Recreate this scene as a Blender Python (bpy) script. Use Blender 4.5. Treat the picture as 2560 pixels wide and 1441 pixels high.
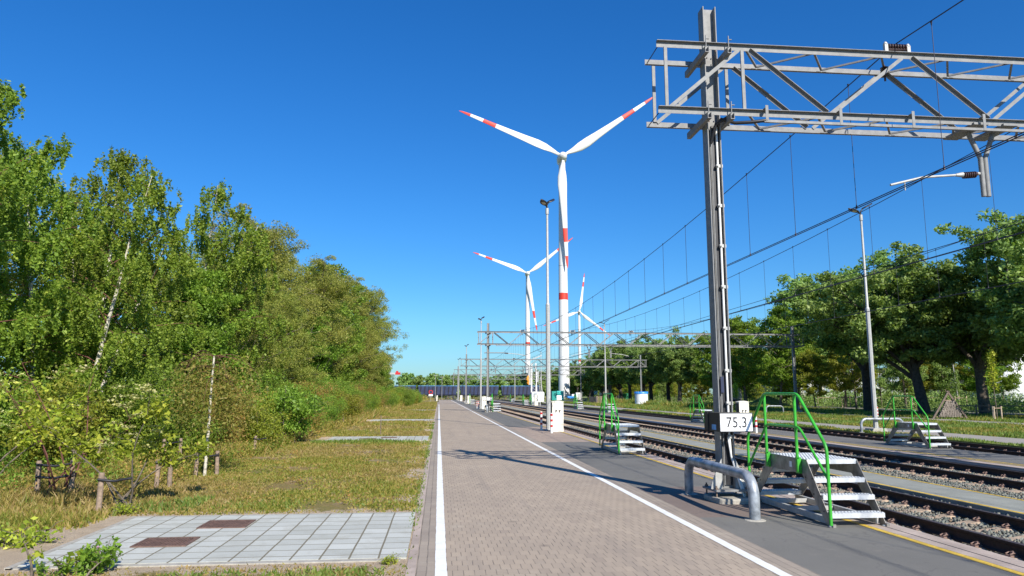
import bpy, math, random
import numpy as np
from mathutils import Vector, Matrix
R = math.radians
for o in list(bpy.data.objects): bpy.data.objects.remove(o)
S = bpy.context.scene
C = S.collection

# ------------------------------------------------------------------ camera
cam_d = bpy.data.cameras.new('camera'); cam = bpy.data.objects.new('camera', cam_d); C.objects.link(cam)
cam_d.sensor_width = 36.0; cam_d.lens = 36.0*1810/2560; cam_d.clip_start = .05; cam_d.clip_end = 6000
PITCH = R(8.314); YAW = R(5.713)
cam.location = (0, 0, 1.70); cam.rotation_euler = (math.pi/2+PITCH, 0, -YAW)
S.camera = cam

# ------------------------------------------------------------------ world, sun, exposure
SUN = Vector((4.16, -11.2, 8.6)).normalized()
W = bpy.data.worlds.new('World'); S.world = W; W.use_nodes = True
nt = W.node_tree; nt.nodes.clear()
sky = nt.nodes.new('ShaderNodeTexSky'); sky.sky_type = 'NISHITA'; sky.sun_disc = False
sky.sun_elevation = math.asin(SUN.z); sky.sun_rotation = math.atan2(SUN.x, SUN.y)
sky.altitude = 0; sky.air_density = 1.0; sky.dust_density = .25; sky.ozone_density = 3.0
hsv = nt.nodes.new('ShaderNodeHueSaturation'); hsv.inputs['Saturation'].default_value = 1.3; hsv.inputs['Hue'].default_value = .497
bg = nt.nodes.new('ShaderNodeBackground'); bg.inputs['Strength'].default_value = .098
wo = nt.nodes.new('ShaderNodeOutputWorld')
tcw = nt.nodes.new('ShaderNodeTexCoord'); spw = nt.nodes.new('ShaderNodeSeparateXYZ'); nt.links.new(tcw.outputs['Generated'], spw.inputs[0])
rw = nt.nodes.new('ShaderNodeValToRGB'); nt.links.new(spw.outputs[2], rw.inputs[0])      # clear cool spring air: takes the yellow out of the horizon band
er = rw.color_ramp.elements; er[0].position = 0; er[0].color = (.36, .57, .82, 1); er[1].position = .6; er[1].color = (.40, .78, 1.12, 1)
e_ = er.new(.10); e_.color = (.43, .71, .96, 1); e_ = er.new(.25); e_.color = (.42, .75, 1.05, 1)
mw = nt.nodes.new('ShaderNodeMix'); mw.data_type = 'RGBA'; mw.blend_type = 'MULTIPLY'; mw.inputs[0].default_value = 1
nt.links.new(sky.outputs[0], hsv.inputs['Color']); nt.links.new(hsv.outputs[0], mw.inputs[6]); nt.links.new(rw.outputs[0], mw.inputs[7])
nt.links.new(mw.outputs[2], bg.inputs['Color']); nt.links.new(bg.outputs[0], wo.inputs[0])
sd = bpy.data.lights.new('sun', 'SUN'); sd.energy = 5.0; sd.angle = R(.5); sd.color = (1, .94, .84)
so = bpy.data.objects.new('sun', sd); C.objects.link(so); so.rotation_euler = (-SUN).to_track_quat('-Z', 'Y').to_euler()
S.view_settings.view_transform = 'Standard'; S.view_settings.look = 'None'; S.view_settings.exposure = 0.55; S.view_settings.gamma = 1

# ------------------------------------------------------------------ materials
M = {}
def mat(name, col, rough=.7, metal=0., noise=.15, scale=4., bump=0., bscale=40., col2=None, fine=None, coord='Object', spec=None):
    m = bpy.data.materials.new(name); m.use_nodes = True; t = m.node_tree; n = t.nodes; L = t.links
    b = n['Principled BSDF']; b.inputs['Roughness'].default_value = rough; b.inputs['Metallic'].default_value = metal
    if spec is not None: b.inputs['Specular IOR Level'].default_value = spec
    tc = n.new('ShaderNodeTexCoord')
    tx = n.new('ShaderNodeTexNoise'); tx.inputs['Scale'].default_value = scale; tx.inputs['Detail'].default_value = 6
    tx.inputs['Roughness'].default_value = .65
    L.new(tc.outputs[coord], tx.inputs['Vector'])
    rp = n.new('ShaderNodeValToRGB'); L.new(tx.outputs['Fac'], rp.inputs[0])
    c = np.array(col, float); c2 = np.array(col2, float) if col2 is not None else c*(1-noise*1.6)
    if col2 is None: c = np.minimum(c*(1+noise*.6), 1)
    rp.color_ramp.elements[0].position = .33; rp.color_ramp.elements[1].position = .67
    rp.color_ramp.elements[0].color = (*c2, 1); rp.color_ramp.elements[1].color = (*c, 1)
    out = rp.outputs[0]
    if fine:
        f = n.new('ShaderNodeTexNoise'); f.inputs['Scale'].default_value = fine[0]; f.inputs['Detail'].default_value = 3
        L.new(tc.outputs[coord], f.inputs['Vector'])
        mr = n.new('ShaderNodeMapRange'); mr.inputs[1].default_value = .3; mr.inputs[2].default_value = .7
        mr.inputs[3].default_value = 1-fine[1]; mr.inputs[4].default_value = 1+fine[1]
        L.new(f.outputs['Fac'], mr.inputs[0])
        mx = n.new('ShaderNodeVectorMath'); mx.operation = 'SCALE'; L.new(out, mx.inputs[0]); L.new(mr.outputs[0], mx.inputs['Scale']); out = mx.outputs[0]
    L.new(out, b.inputs['Base Color'])
    if bump:
        bn = n.new('ShaderNodeTexNoise'); bn.inputs['Scale'].default_value = bscale; bn.inputs['Detail'].default_value = 4
        L.new(tc.outputs[coord], bn.inputs['Vector'])
        bp = n.new('ShaderNodeBump'); bp.inputs['Strength'].default_value = bump; bp.inputs['Distance'].default_value = .02
        L.new(bn.outputs['Fac'], bp.inputs['Height']); L.new(bp.outputs[0], b.inputs['Normal'])
    M[name] = m; return m
mat('galvanised', (.225, .227, .225), .6, 0., .16, 9, .05, 60)
mat('galvanised_pipe', (.34, .37, .40), .42, .3, .35, 7, .06, 30)
mat('light_steel', (.44, .44, .42), .45, .1, .12, 12)
mat('aluminium_plate', (.33, .31, .28), .45, .5, .3, 6, .04, 30)
mat('tread_metal', (.58, .60, .62), .45, .25, .1, 10, .25, 90)
mat('green_paint', (.05, .40, .035), .4, 0, .16, 14, .08, 60)
mat('rail_rust', (.040, .019, .013), .75, 0, .4, 14, .2, 60)
mat('rail_head', (.10, .075, .065), .5, .3, .3, 10)
mat('clip_rust', (.26, .17, .14), .8, 0, .4, 60)
mat('sleeper_concrete', (.44, .33, .23), .9, 0, .25, 5, .3, 60, fine=(90, .2))
mat('concrete', (.40, .375, .32), .85, 0, .2, 6, .2, 60, fine=(80, .12))
mat('edge_concrete', (.42, .34, .285), .9, 0, .18, 2.2, .2, 90, fine=(150, .15))
mat('black_rubber', (.028, .028, .034), .4, 0, .3, 3)
mat('black_plastic', (.02, .02, .024), .45, 0, .2, 9)
mat('dark_panel', (.018, .018, .02), .6, 0, .15, 5)
mat('white_paint', (.70, .70, .68), .5, 0, .04, 6)
mat('turbine_white', (.68, .68, .67), .4, 0, .03, .3)
mat('red_paint', (.62, .045, .022), .45, 0, .08, .5)
mat('bollard_red', (.5, .02, .02), .4, 0, .08, 5)
mat('sign_white', (.82, .83, .84), .35, 0, .02, 5)
mat('sign_black', (.015, .015, .017), .5, 0, .0, 5)
mat('cabinet_cream', (.74, .70, .60), .5, 0, .06, 3, fine=(200, .04))
mat('yellow_paint', (.66, .44, .05), .7, 0, .22, 6, fine=(60, .2))
mat('lens', (.55, .5, .4), .25, 0, .1, 9)
mat('insulator_brown', (.055, .028, .025), .25, 0, .2, 9)
mat('wire', (.035, .03, .045), .5, .3, .1, 9)
mat('stake_wood', (.30, .22, .16), .9, 0, .3, 12, .3, 50)
mat('old_wood', (.20, .15, .12), .9, 0, .3, 12, .3, 50)
mat('pallet_wood', (.58, .44, .33), .9, 0, .2, 4)
mat('tank_white', (.80, .82, .85), .45, 0, .06, 1.5)
mat('tank_blue', (.03, .25, .72), .4, 0, .1, 1.5)
mat('navy', (.016, .028, .085), .6, 0, .3, .7)
mat('navy_dark', (.008, .008, .02), .6, 0, .3, .7)
mat('teal', (.02, .30, .27), .5, 0, .1, 1)
mat('teal_light', (.05, .48, .45), .5, 0, .1, 1)
mat('container_green', (.015, .20, .08), .5, 0, .1, 1)
mat('kiosk_blue', (.12, .38, .75), .5, 0, .4, 3)
mat('orange', (.85, .33, .03), .6, 0, .15, 2)
mat('building_cream', (.48, .47, .41), .8, 0, .1, .3)
mat('building_grey', (.42, .44, .45), .7, 0, .12, .3)
mat('building_dark', (.03, .032, .036), .7, 0, .12, .3)
mat('manhole_rust', (.17, .10, .075), .75, 0, .3, 12, .4, 70)
mat('soil', (.40, .33, .24), .95, 0, .2, 3, .5, 30, fine=(70, .2))
mat('bark_grey', (.16, .13, .10), .95, 0, .35, 6, .6, 14)
mat('bark_dark', (.07, .058, .048), .95, 0, .35, 6, .6, 14)
mat('bark_red', (.16, .06, .045), .85, 0, .3, 6)
mat('stone_rubble', (.24, .20, .17), .9, 0, .3, 5)
mat('glass_grey', (.28, .33, .38), .2, 0, .2, 2)
mat('path_green', (.27, .275, .235), .9, 0, .12, 2, .25, 120, fine=(170, .28))

def node_mat(name):
    m = bpy.data.materials.new(name); m.use_nodes = True; M[name] = m
    return m, m.node_tree.nodes, m.node_tree.links, m.node_tree.nodes['Principled BSDF']
def mth(n, L, op, a, b=None, c=None):
    x = n.new('ShaderNodeMath'); x.operation = op
    for i, v in enumerate((a, b, c)):
        if v is None: continue
        if isinstance(v, (int, float)): x.inputs[i].default_value = v
        else: L.new(v, x.inputs[i])
    return x.outputs[0]
def noise(n, L, vec, sc, det=4, rough=.6):
    t = n.new('ShaderNodeTexNoise'); t.inputs['Scale'].default_value = sc; t.inputs['Detail'].default_value = det; t.inputs['Roughness'].default_value = rough
    L.new(vec, t.inputs['Vector']); return t.outputs['Fac']
def ramp(n, L, fac, stops):
    r = n.new('ShaderNodeValToRGB'); L.new(fac, r.inputs[0]); e = r.color_ramp.elements
    while len(e) < len(stops): e.new(.5)
    for i, (p, c) in enumerate(stops): e[i].position = p; e[i].color = (*c, 1)
    return r.outputs[0]
def mixc(n, L, fac, a, b, mode='MIX'):
    m = n.new('ShaderNodeMix'); m.data_type = 'RGBA'; m.blend_type = mode
    for s, v in ((0, fac), (6, a), (7, b)):
        if isinstance(v, (int, float)): m.inputs[s].default_value = v
        elif isinstance(v, tuple): m.inputs[s].default_value = (*v, 1)
        else: L.new(v, m.inputs[s])
    return m.outputs[2]
def maprange(n, L, v, a, b, c, d):
    m = n.new('ShaderNodeMapRange'); L.new(v, m.inputs[0])
    for i, x in enumerate((a, b, c, d)): m.inputs[i+1].default_value = x
    return m.outputs[0]
def bumpn(n, L, b, h, st, dist=.01):
    bp = n.new('ShaderNodeBump'); bp.inputs['Strength'].default_value = st; bp.inputs['Distance'].default_value = dist
    L.new(h, bp.inputs['Height']); L.new(bp.outputs[0], b.inputs['Normal'])

def paver_mat(name, bw, bl, colA, colB, jw=.045, dash=.62, base_row=.10, offset=.5):
    """clinker pavers: long joints run along Y in staggered dashes, cross joints are faint"""
    m, n, L, b = node_mat(name); b.inputs['Roughness'].default_value = .9
    tc = n.new('ShaderNodeTexCoord'); P = tc.outputs['Object']
    sp = n.new('ShaderNodeSeparateXYZ'); L.new(P, sp.inputs[0]); X, Y = sp.outputs[0], sp.outputs[1]
    wob = mth(n, L, 'MULTIPLY', mth(n, L, 'SUBTRACT', noise(n, L, P, 2.2, 2), .5), .05)
    y = mth(n, L, 'DIVIDE', mth(n, L, 'ADD', Y, wob), bl); row = mth(n, L, 'FLOOR', y)
    x = mth(n, L, 'ADD', mth(n, L, 'DIVIDE', mth(n, L, 'ADD', X, mth(n, L, 'MULTIPLY', wob, .4)), bw), mth(n, L, 'MULTIPLY', row, offset)); colm = mth(n, L, 'FLOOR', x)
    fx = mth(n, L, 'ABSOLUTE', mth(n, L, 'SUBTRACT', mth(n, L, 'FRACT', x), .5))
    fy = mth(n, L, 'ABSOLUTE', mth(n, L, 'SUBTRACT', mth(n, L, 'FRACT', y), .5))
    jx = mth(n, L, 'GREATER_THAN', fx, .5-jw); jy = mth(n, L, 'GREATER_THAN', fy, .5-jw*bw/bl)
    cb = n.new('ShaderNodeCombineXYZ'); L.new(colm, cb.inputs[0]); L.new(row, cb.inputs[1])
    wn = n.new('ShaderNodeTexWhiteNoise'); wn.noise_dimensions = '2D'; L.new(cb.outputs[0], wn.inputs[0])
    big = noise(n, L, P, .45, 5, .7)
    c = ramp(n, L, big, [(.35, colB), (.65, colA)])
    c = mixc(n, L, 1., c, ramp(n, L, wn.outputs['Value'], [(0, (.93, .925, .92)), (1, (1.06, 1.05, 1.03))]), 'MULTIPLY')
    c = mixc(n, L, 1., c, ramp(n, L, noise(n, L, P, 160, 2), [(.3, (.82, .82, .82)), (.7, (1.14, 1.14, 1.14))]), 'MULTIPLY')
    # oil marks and worn patches
    c = mixc(n, L, mth(n, L, 'MULTIPLY', maprange(n, L, noise(n, L, P, 1.3, 6, .75), .60, .74, 0, 1), .28), c, (.13, .105, .09))
    c = mixc(n, L, mth(n, L, 'MULTIPLY', mth(n, L, 'GREATER_THAN', wn.outputs['Value'], .965), .35), c, (.20, .16, .13))
    c = mixc(n, L, mth(n, L, 'MULTIPLY', maprange(n, L, noise(n, L, P, .8, 7, .8), .56, .66, 0, 1), .35), c, (.46, .40, .31))
    mp = n.new('ShaderNodeMapping'); mp.inputs['Scale'].default_value = (2.6, .10, 1); L.new(P, mp.inputs[0])
    c = mixc(n, L, mth(n, L, 'MULTIPLY', maprange(n, L, noise(n, L, mp.outputs[0], 1, 3, .6), .54, .68, 0, 1), .30), c, (.20, .17, .145))
    vo = n.new('ShaderNodeTexVoronoi'); vo.inputs['Scale'].default_value = 1.1; L.new(P, vo.inputs['Vector'])
    c = mixc(n, L, mth(n, L, 'MULTIPLY', maprange(n, L, vo.outputs['Distance'], .02, .10, 1, 0), .45), c, (.09, .075, .065))
    dk = mth(n, L, 'MULTIPLY', jx, maprange(n, L, noise(n, L, P, 3.1, 3), .35, .62, dash*.35, dash))
    dk = mth(n, L, 'MAXIMUM', dk, mth(n, L, 'MULTIPLY', jy, base_row))
    c = mixc(n, L, dk, c, (.055, .045, .038))
    L.new(c, b.inputs['Base Color'])
    h = mth(n, L, 'SUBTRACT', noise(n, L, P, 90, 3), mth(n, L, 'MULTIPLY', mth(n, L, 'MAXIMUM', jx, jy), .9))
    bumpn(n, L, b, h, .35, .004)
    return m
paver_mat('pavers', .105, .205, (.385, .312, .235), (.33, .268, .205), .045, .70, .09)
paver_mat('kerb_pavers', .095, .205, (.34, .285, .225), (.28, .235, .19), .06, .7, .18, 0.)
paver_mat('brown_pavers', .105, .205, (.37, .285, .22), (.31, .24, .19), .05, .5, .15)

def asphalt_mat(name, a, c2, st=1.):
    m, n, L, b = node_mat(name); b.inputs['Roughness'].default_value = .92
    tc = n.new('ShaderNodeTexCoord'); P = tc.outputs['Object']
    c = ramp(n, L, noise(n, L, P, .35, 6, .7), [(.3, c2), (.7, a)])
    c = mixc(n, L, 1., c, ramp(n, L, noise(n, L, P, 240, 2), [(.3, (.66, .66, .66)), (.7, (1.35, 1.34, 1.32))]), 'MULTIPLY')
    mp = n.new('ShaderNodeMapping'); mp.inputs['Scale'].default_value = (3.2, .35, 1); L.new(P, mp.inputs[0])
    c = mixc(n, L, mth(n, L, 'MULTIPLY', maprange(n, L, noise(n, L, mp.outputs[0], 1, 5, .7), .56, .70, 0, 1), .35*st), c, (.045, .045, .046))
    vc = n.new('ShaderNodeTexVoronoi'); vc.feature = 'DISTANCE_TO_EDGE'; vc.inputs['Scale'].default_value = .42; wv = n.new('ShaderNodeVectorMath'); wv.operation = 'ADD'
    nz = n.new('ShaderNodeTexNoise'); nz.inputs['Scale'].default_value = 2.2; nz.inputs['Detail'].default_value = 6; L.new(P, nz.inputs['Vector']); L.new(P, wv.inputs[0]); L.new(nz.outputs['Color'], wv.inputs[1]); L.new(wv.outputs[0], vc.inputs['Vector'])
    c = mixc(n, L, mth(n, L, 'MULTIPLY', mth(n, L, 'LESS_THAN', vc.outputs['Distance'], .0032), .3*st), c, (.035, .034, .033))
    c = mixc(n, L, mth(n, L, 'MULTIPLY', maprange(n, L, noise(n, L, P, 1.6, 6, .8), .60, .70, 0, 1), .3), c, (.27, .24, .20))
    vo = n.new('ShaderNodeTexVoronoi'); vo.inputs['Scale'].default_value = 38; L.new(P, vo.inputs['Vector'])
    c = mixc(n, L, mth(n, L, 'LESS_THAN', vo.outputs['Distance'], .07), c, (.33, .31, .28))
    L.new(c, b.inputs['Base Color']); bumpn(n, L, b, noise(n, L, P, 170, 3), .4, .004)
    return m
asphalt_mat('asphalt', (.165, .158, .14), (.122, .118, .106))
asphalt_mat('asphalt_brown', (.19, .145, .12), (.15, .118, .10))
asphalt_mat('asphalt_pale', (.33, .30, .26), (.26, .24, .21), .4)

def grass_ground(name, stops, soilamt=.5, sand=()):
    m, n, L, b = node_mat(name); b.inputs['Roughness'].default_value = 1.
    tc = n.new('ShaderNodeTexCoord'); P = tc.outputs['Object']
    c = ramp(n, L, noise(n, L, P, .55, 8, .75), stops)
    c = mixc(n, L, 1., c, ramp(n, L, noise(n, L, P, 24, 5, .8), [(.3, (.45, .48, .42)), (.7, (1.6, 1.5, 1.45))]), 'MULTIPLY')
    c = mixc(n, L, maprange(n, L, noise(n, L, P, 1.1, 7, .75), .55, .64, 0, soilamt), c, (.34, .27, .19))
    if sand:
        sp = n.new('ShaderNodeSeparateXYZ'); L.new(P, sp.inputs[0]); msk = None
        wob = mth(n, L, 'MULTIPLY', mth(n, L, 'SUBTRACT', noise(n, L, P, 1.6, 6, .8), .5), 1.5)
        for x0, x1, y0, y1, w in sand:
            dx = mth(n, L, 'MAXIMUM', mth(n, L, 'SUBTRACT', mth(n, L, 'ABSOLUTE', mth(n, L, 'SUBTRACT', sp.outputs[0], (x0+x1)/2)), (x1-x0)/2), 0)
            dy = mth(n, L, 'MAXIMUM', mth(n, L, 'SUBTRACT', mth(n, L, 'ABSOLUTE', mth(n, L, 'SUBTRACT', sp.outputs[1], (y0+y1)/2)), (y1-y0)/2), 0)
            d = mth(n, L, 'SQRT', mth(n, L, 'ADD', mth(n, L, 'MULTIPLY', dx, dx), mth(n, L, 'MULTIPLY', dy, dy)))
            k = maprange(n, L, mth(n, L, 'ADD', d, wob), w-.08, w+.08, 1, 0)
            msk = k if msk is None else mth(n, L, 'MAXIMUM', msk, k)
        sc_ = mixc(n, L, 1., ramp(n, L, noise(n, L, P, 3, 5, .7), [(.3, (.46, .35, .23)), (.7, (.60, .48, .34))]), ramp(n, L, noise(n, L, P, 60, 3, .7), [(.3, (.7, .7, .7)), (.7, (1.25, 1.25, 1.25))]), 'MULTIPLY')
        c = mixc(n, L, msk, c, sc_)
    L.new(c, b.inputs['Base Color']); bumpn(n, L, b, noise(n, L, P, 35, 5, .8), .9, .05)
    return m
grass_ground('verge_ground', [(.3, (.15, .17, .03)), (.5, (.23, .19, .05)), (.62, (.27, .17, .06)), (.75, (.17, .20, .03))], .8, [(-4.5, -.3, 7.95, 10.8, .48), (-5.2, -4.1, 7.6, 9.6, .45), (-5.4, -4, 27.2, 30.2, .35), (-5.3, -4, 47, 50, .3), (-.6, -.3, 6, 80, .08)])
grass_ground('field_ground', [(.3, (.10, .155, .03)), (.55, (.15, .19, .035)), (.72, (.23, .20, .07))], .35)
grass_ground('far_ground', [(.3, (.08, .10, .03)), (.6, (.13, .13, .04)), (.75, (.16, .13, .06))], .3)

def ballast_mat():
    m, n, L, b = node_mat('ballast_bed'); b.inputs['Roughness'].default_value = .95
    tc = n.new('ShaderNodeTexCoord'); P = tc.outputs['Object']
    vo = n.new('ShaderNodeTexVoronoi'); vo.inputs['Scale'].default_value = 22; L.new(P, vo.inputs['Vector'])
    wn = n.new('ShaderNodeSeparateColor'); L.new(vo.outputs['Color'], wn.inputs[0])
    c = ramp(n, L, wn.outputs[0], [(0, (.11, .115, .10)), (.5, (.19, .19, .165)), (.8, (.25, .23, .19)), (1, (.20, .17, .14))])
    c = mixc(n, L, maprange(n, L, vo.outputs['Distance'], .35, .62, 0, .8), c, (.05, .045, .04))
    c = mixc(n, L, maprange(n, L, noise(n, L, P, .7, 5, .7), .5, .66, 0, .6), c, (.25, .20, .15))
    L.new(c, b.inputs['Base Color']); bumpn(n, L, b, mth(n, L, 'MULTIPLY', vo.outputs['Distance'], -1), .9, .03)
ballast_mat()
def stone_mat():
    m, n, L, b = node_mat('ballast_stone'); b.inputs['Roughness'].default_value = .9
    g = n.new('ShaderNodeNewGeometry'); tc = n.new('ShaderNodeTexCoord')
    c = ramp(n, L, g.outputs['Random Per Island'], [(0, (.07, .082, .072)), (.45, (.14, .155, .135)), (.8, (.22, .225, .19)), (1, (.20, .145, .10))])
    c = mixc(n, L, maprange(n, L, noise(n, L, tc.outputs['Object'], .8, 5, .7), .52, .68, 0, .55), c, (.26, .20, .15))
    L.new(c, b.inputs['Base Color'])
stone_mat()
def slab_mat():
    m, n, L, b = node_mat('paving_slabs'); b.inputs['Roughness'].default_value = .85
    tc = n.new('ShaderNodeTexCoord'); P = tc.outputs['Object']
    sp = n.new('ShaderNodeSeparateXYZ'); L.new(P, sp.inputs[0])
    wob = mth(n, L, 'MULTIPLY', mth(n, L, 'SUBTRACT', noise(n, L, P, 1.6, 2), .5), .016)
    x = mth(n, L, 'DIVIDE', mth(n, L, 'ADD', sp.outputs[0], wob), .3); y = mth(n, L, 'DIVIDE', mth(n, L, 'ADD', sp.outputs[1], wob), .3)
    fx = mth(n, L, 'ABSOLUTE', mth(n, L, 'SUBTRACT', mth(n, L, 'FRACT', x), .5)); fy = mth(n, L, 'ABSOLUTE', mth(n, L, 'SUBTRACT', mth(n, L, 'FRACT', y), .5))
    jx = mth(n, L, 'GREATER_THAN', fx, .466); jy = mth(n, L, 'GREATER_THAN', fy, .466)
    cb = n.new('ShaderNodeCombineXYZ'); L.new(mth(n, L, 'FLOOR', x), cb.inputs[0]); L.new(mth(n, L, 'FLOOR', y), cb.inputs[1])
    wn = n.new('ShaderNodeTexWhiteNoise'); wn.noise_dimensions = '2D'; L.new(cb.outputs[0], wn.inputs[0])
    c = ramp(n, L, wn.outputs['Value'], [(0, (.39, .40, .36)), (1, (.50, .51, .465))])
    c = mixc(n, L, maprange(n, L, noise(n, L, P, 1.7, 8, .8), .48, .68, 0, .6), c, (.30, .29, .23)); c = mixc(n, L, maprange(n, L, noise(n, L, P, 9, 6, .8), .60, .72, 0, .5), c, (.24, .22, .16))
    c = mixc(n, L, 1., c, ramp(n, L, noise(n, L, P, 120, 2), [(.3, (.88, .88, .88)), (.7, (1.1, 1.1, 1.1))]), 'MULTIPLY')
    c = mixc(n, L, mth(n, L, 'MAXIMUM', jx, jy), c, (.17, .15, .10))
    L.new(c, b.inputs['Base Color']); bumpn(n, L, b, mth(n, L, 'SUBTRACT', noise(n, L, P, 60, 3), mth(n, L, 'MAXIMUM', jx, jy)), .4, .006)
slab_mat()
def line_paint():
    m, n, L, b = node_mat('line_paint'); b.inputs['Roughness'].default_value = .7
    tc = n.new('ShaderNodeTexCoord'); P = tc.outputs['Object']
    c = ramp(n, L, noise(n, L, P, 5, 6, .75), [(.3, (.68, .67, .63)), (.6, (.78, .78, .74))])
    c = mixc(n, L, maprange(n, L, noise(n, L, P, 45, 5, .85), .60, .70, 0, .75), c, (.33, .28, .23))
    L.new(c, b.inputs['Base Color']); bumpn(n, L, b, noise(n, L, P, 90, 3), .2, .004)
line_paint()
def birch_bark():
    m, n, L, b = node_mat('bark_birch'); b.inputs['Roughness'].default_value = .8
    tc = n.new('ShaderNodeTexCoord'); mp = n.new('ShaderNodeMapping'); mp.inputs['Scale'].default_value = (1.5, 1.5, 7); L.new(tc.outputs['Object'], mp.inputs[0])
    c = ramp(n, L, noise(n, L, mp.outputs[0], 1.4, 5, .7), [(.36, (.06, .05, .045)), (.46, (.50, .46, .37)), (.8, (.62, .58, .49))])
    L.new(c, b.inputs['Base Color'])
birch_bark()
def leaf(name, stops, trans=.42, k=1.8):
    stops = [(p, tuple(min(.9, x*k) for x in c)) for p, c in stops]
    m, n, L, b = node_mat(name); b.inputs['Roughness'].default_value = .55; b.inputs['Specular IOR Level'].default_value = .35
    g = n.new('ShaderNodeNewGeometry'); tc = n.new('ShaderNodeTexCoord'); oi = n.new('ShaderNodeObjectInfo')
    r = mth(n, L, 'ADD', mth(n, L, 'MULTIPLY', g.outputs['Random Per Island'], .6), mth(n, L, 'MULTIPLY', maprange(n, L, noise(n, L, tc.outputs['Object'], 1.1, 4, .7), .3, .7, 0, 1), .4))
    c = ramp(n, L, r, stops)
    hs = n.new('ShaderNodeHueSaturation'); L.new(maprange(n, L, oi.outputs['Random'], 0, 1, .485, .51), hs.inputs['Hue']); L.new(maprange(n, L, oi.outputs['Random'], 0, 1, .85, 1.15), hs.inputs['Value']); L.new(c, hs.inputs['Color'])
    L.new(hs.outputs[0], b.inputs['Base Color'])
    tr = n.new('ShaderNodeBsdfTranslucent'); L.new(mixc(n, L, 1., hs.outputs[0], (1.25, 1.3, .6), 'MULTIPLY'), tr.inputs['Color'])
    mx = n.new('ShaderNodeMixShader'); mx.inputs[0].default_value = trans; L.new(b.outputs[0], mx.inputs[1]); L.new(tr.outputs[0], mx.inputs[2])
    L.new(mx.outputs[0], n['Material Output'].inputs[0]); return m
leaf('leaf_birch', [(.1, (.045, .078, .010)), (.5, (.105, .160, .018)), (.8, (.175, .22, .03)), (1, (.26, .28, .05))], .42, 1.8)
leaf('leaf_willow', [(.1, (.075, .095, .018)), (.5, (.15, .17, .03)), (.8, (.22, .215, .05)), (1, (.30, .27, .09))])
leaf('leaf_green', [(.1, (.045, .08, .01)), (.5, (.10, .165, .018)), (.85, (.16, .23, .03)), (1, (.25, .30, .05))])
leaf('leaf_poplar', [(.1, (.04, .07, .018)), (.5, (.09, .14, .032)), (.85, (.17, .22, .07)), (1, (.36, .40, .20))], .34, 2.2)
leaf('leaf_yellow', [(.1, (.09, .12, .015)), (.5, (.19, .215, .022)), (.85, (.29, .28, .035)), (1, (.36, .25, .05))], .4, 1.25)
leaf('leaf_olive', [(.1, (.10, .12, .02)), (.45, (.17, .17, .03)), (.8, (.23, .17, .045)), (1, (.27, .14, .05))], .4, 1.3)
leaf('leaf_brown', [(.1, (.09, .085, .02)), (.45, (.17, .155, .03)), (.75, (.24, .15, .045)), (1, (.30, .12, .05))])
leaf('leaf_lime', [(.1, (.10, .15, .015)), (.5, (.22, .28, .025)), (.85, (.38, .40, .05)), (1, (.5, .46, .12))], .42, 1.45)
leaf('blossom', [(.1, (.42, .42, .14)), (.6, (.55, .52, .22)), (1, (.66, .62, .38))], .3, 1)
leaf('flower_purple', [(.1, (.35, .12, .3)), (1, (.5, .25, .45))], .2, 1)
leaf('grass_blade', [(.05, (.09, .12, .015)), (.35, (.16, .19, .025)), (.6, (.26, .22, .045)), (.85, (.33, .22, .08)), (1, (.42, .34, .17))], .35, 1.15)
leaf('grass_brown', [(.05, (.15, .13, .03)), (.4, (.24, .20, .055)), (.7, (.31, .215, .08)), (1, (.42, .33, .18))], .35, 1.15)
leaf('grass_green', [(.05, (.08, .13, .02)), (.5, (.14, .21, .035)), (1, (.25, .28, .07))], .35, 1.1)

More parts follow.
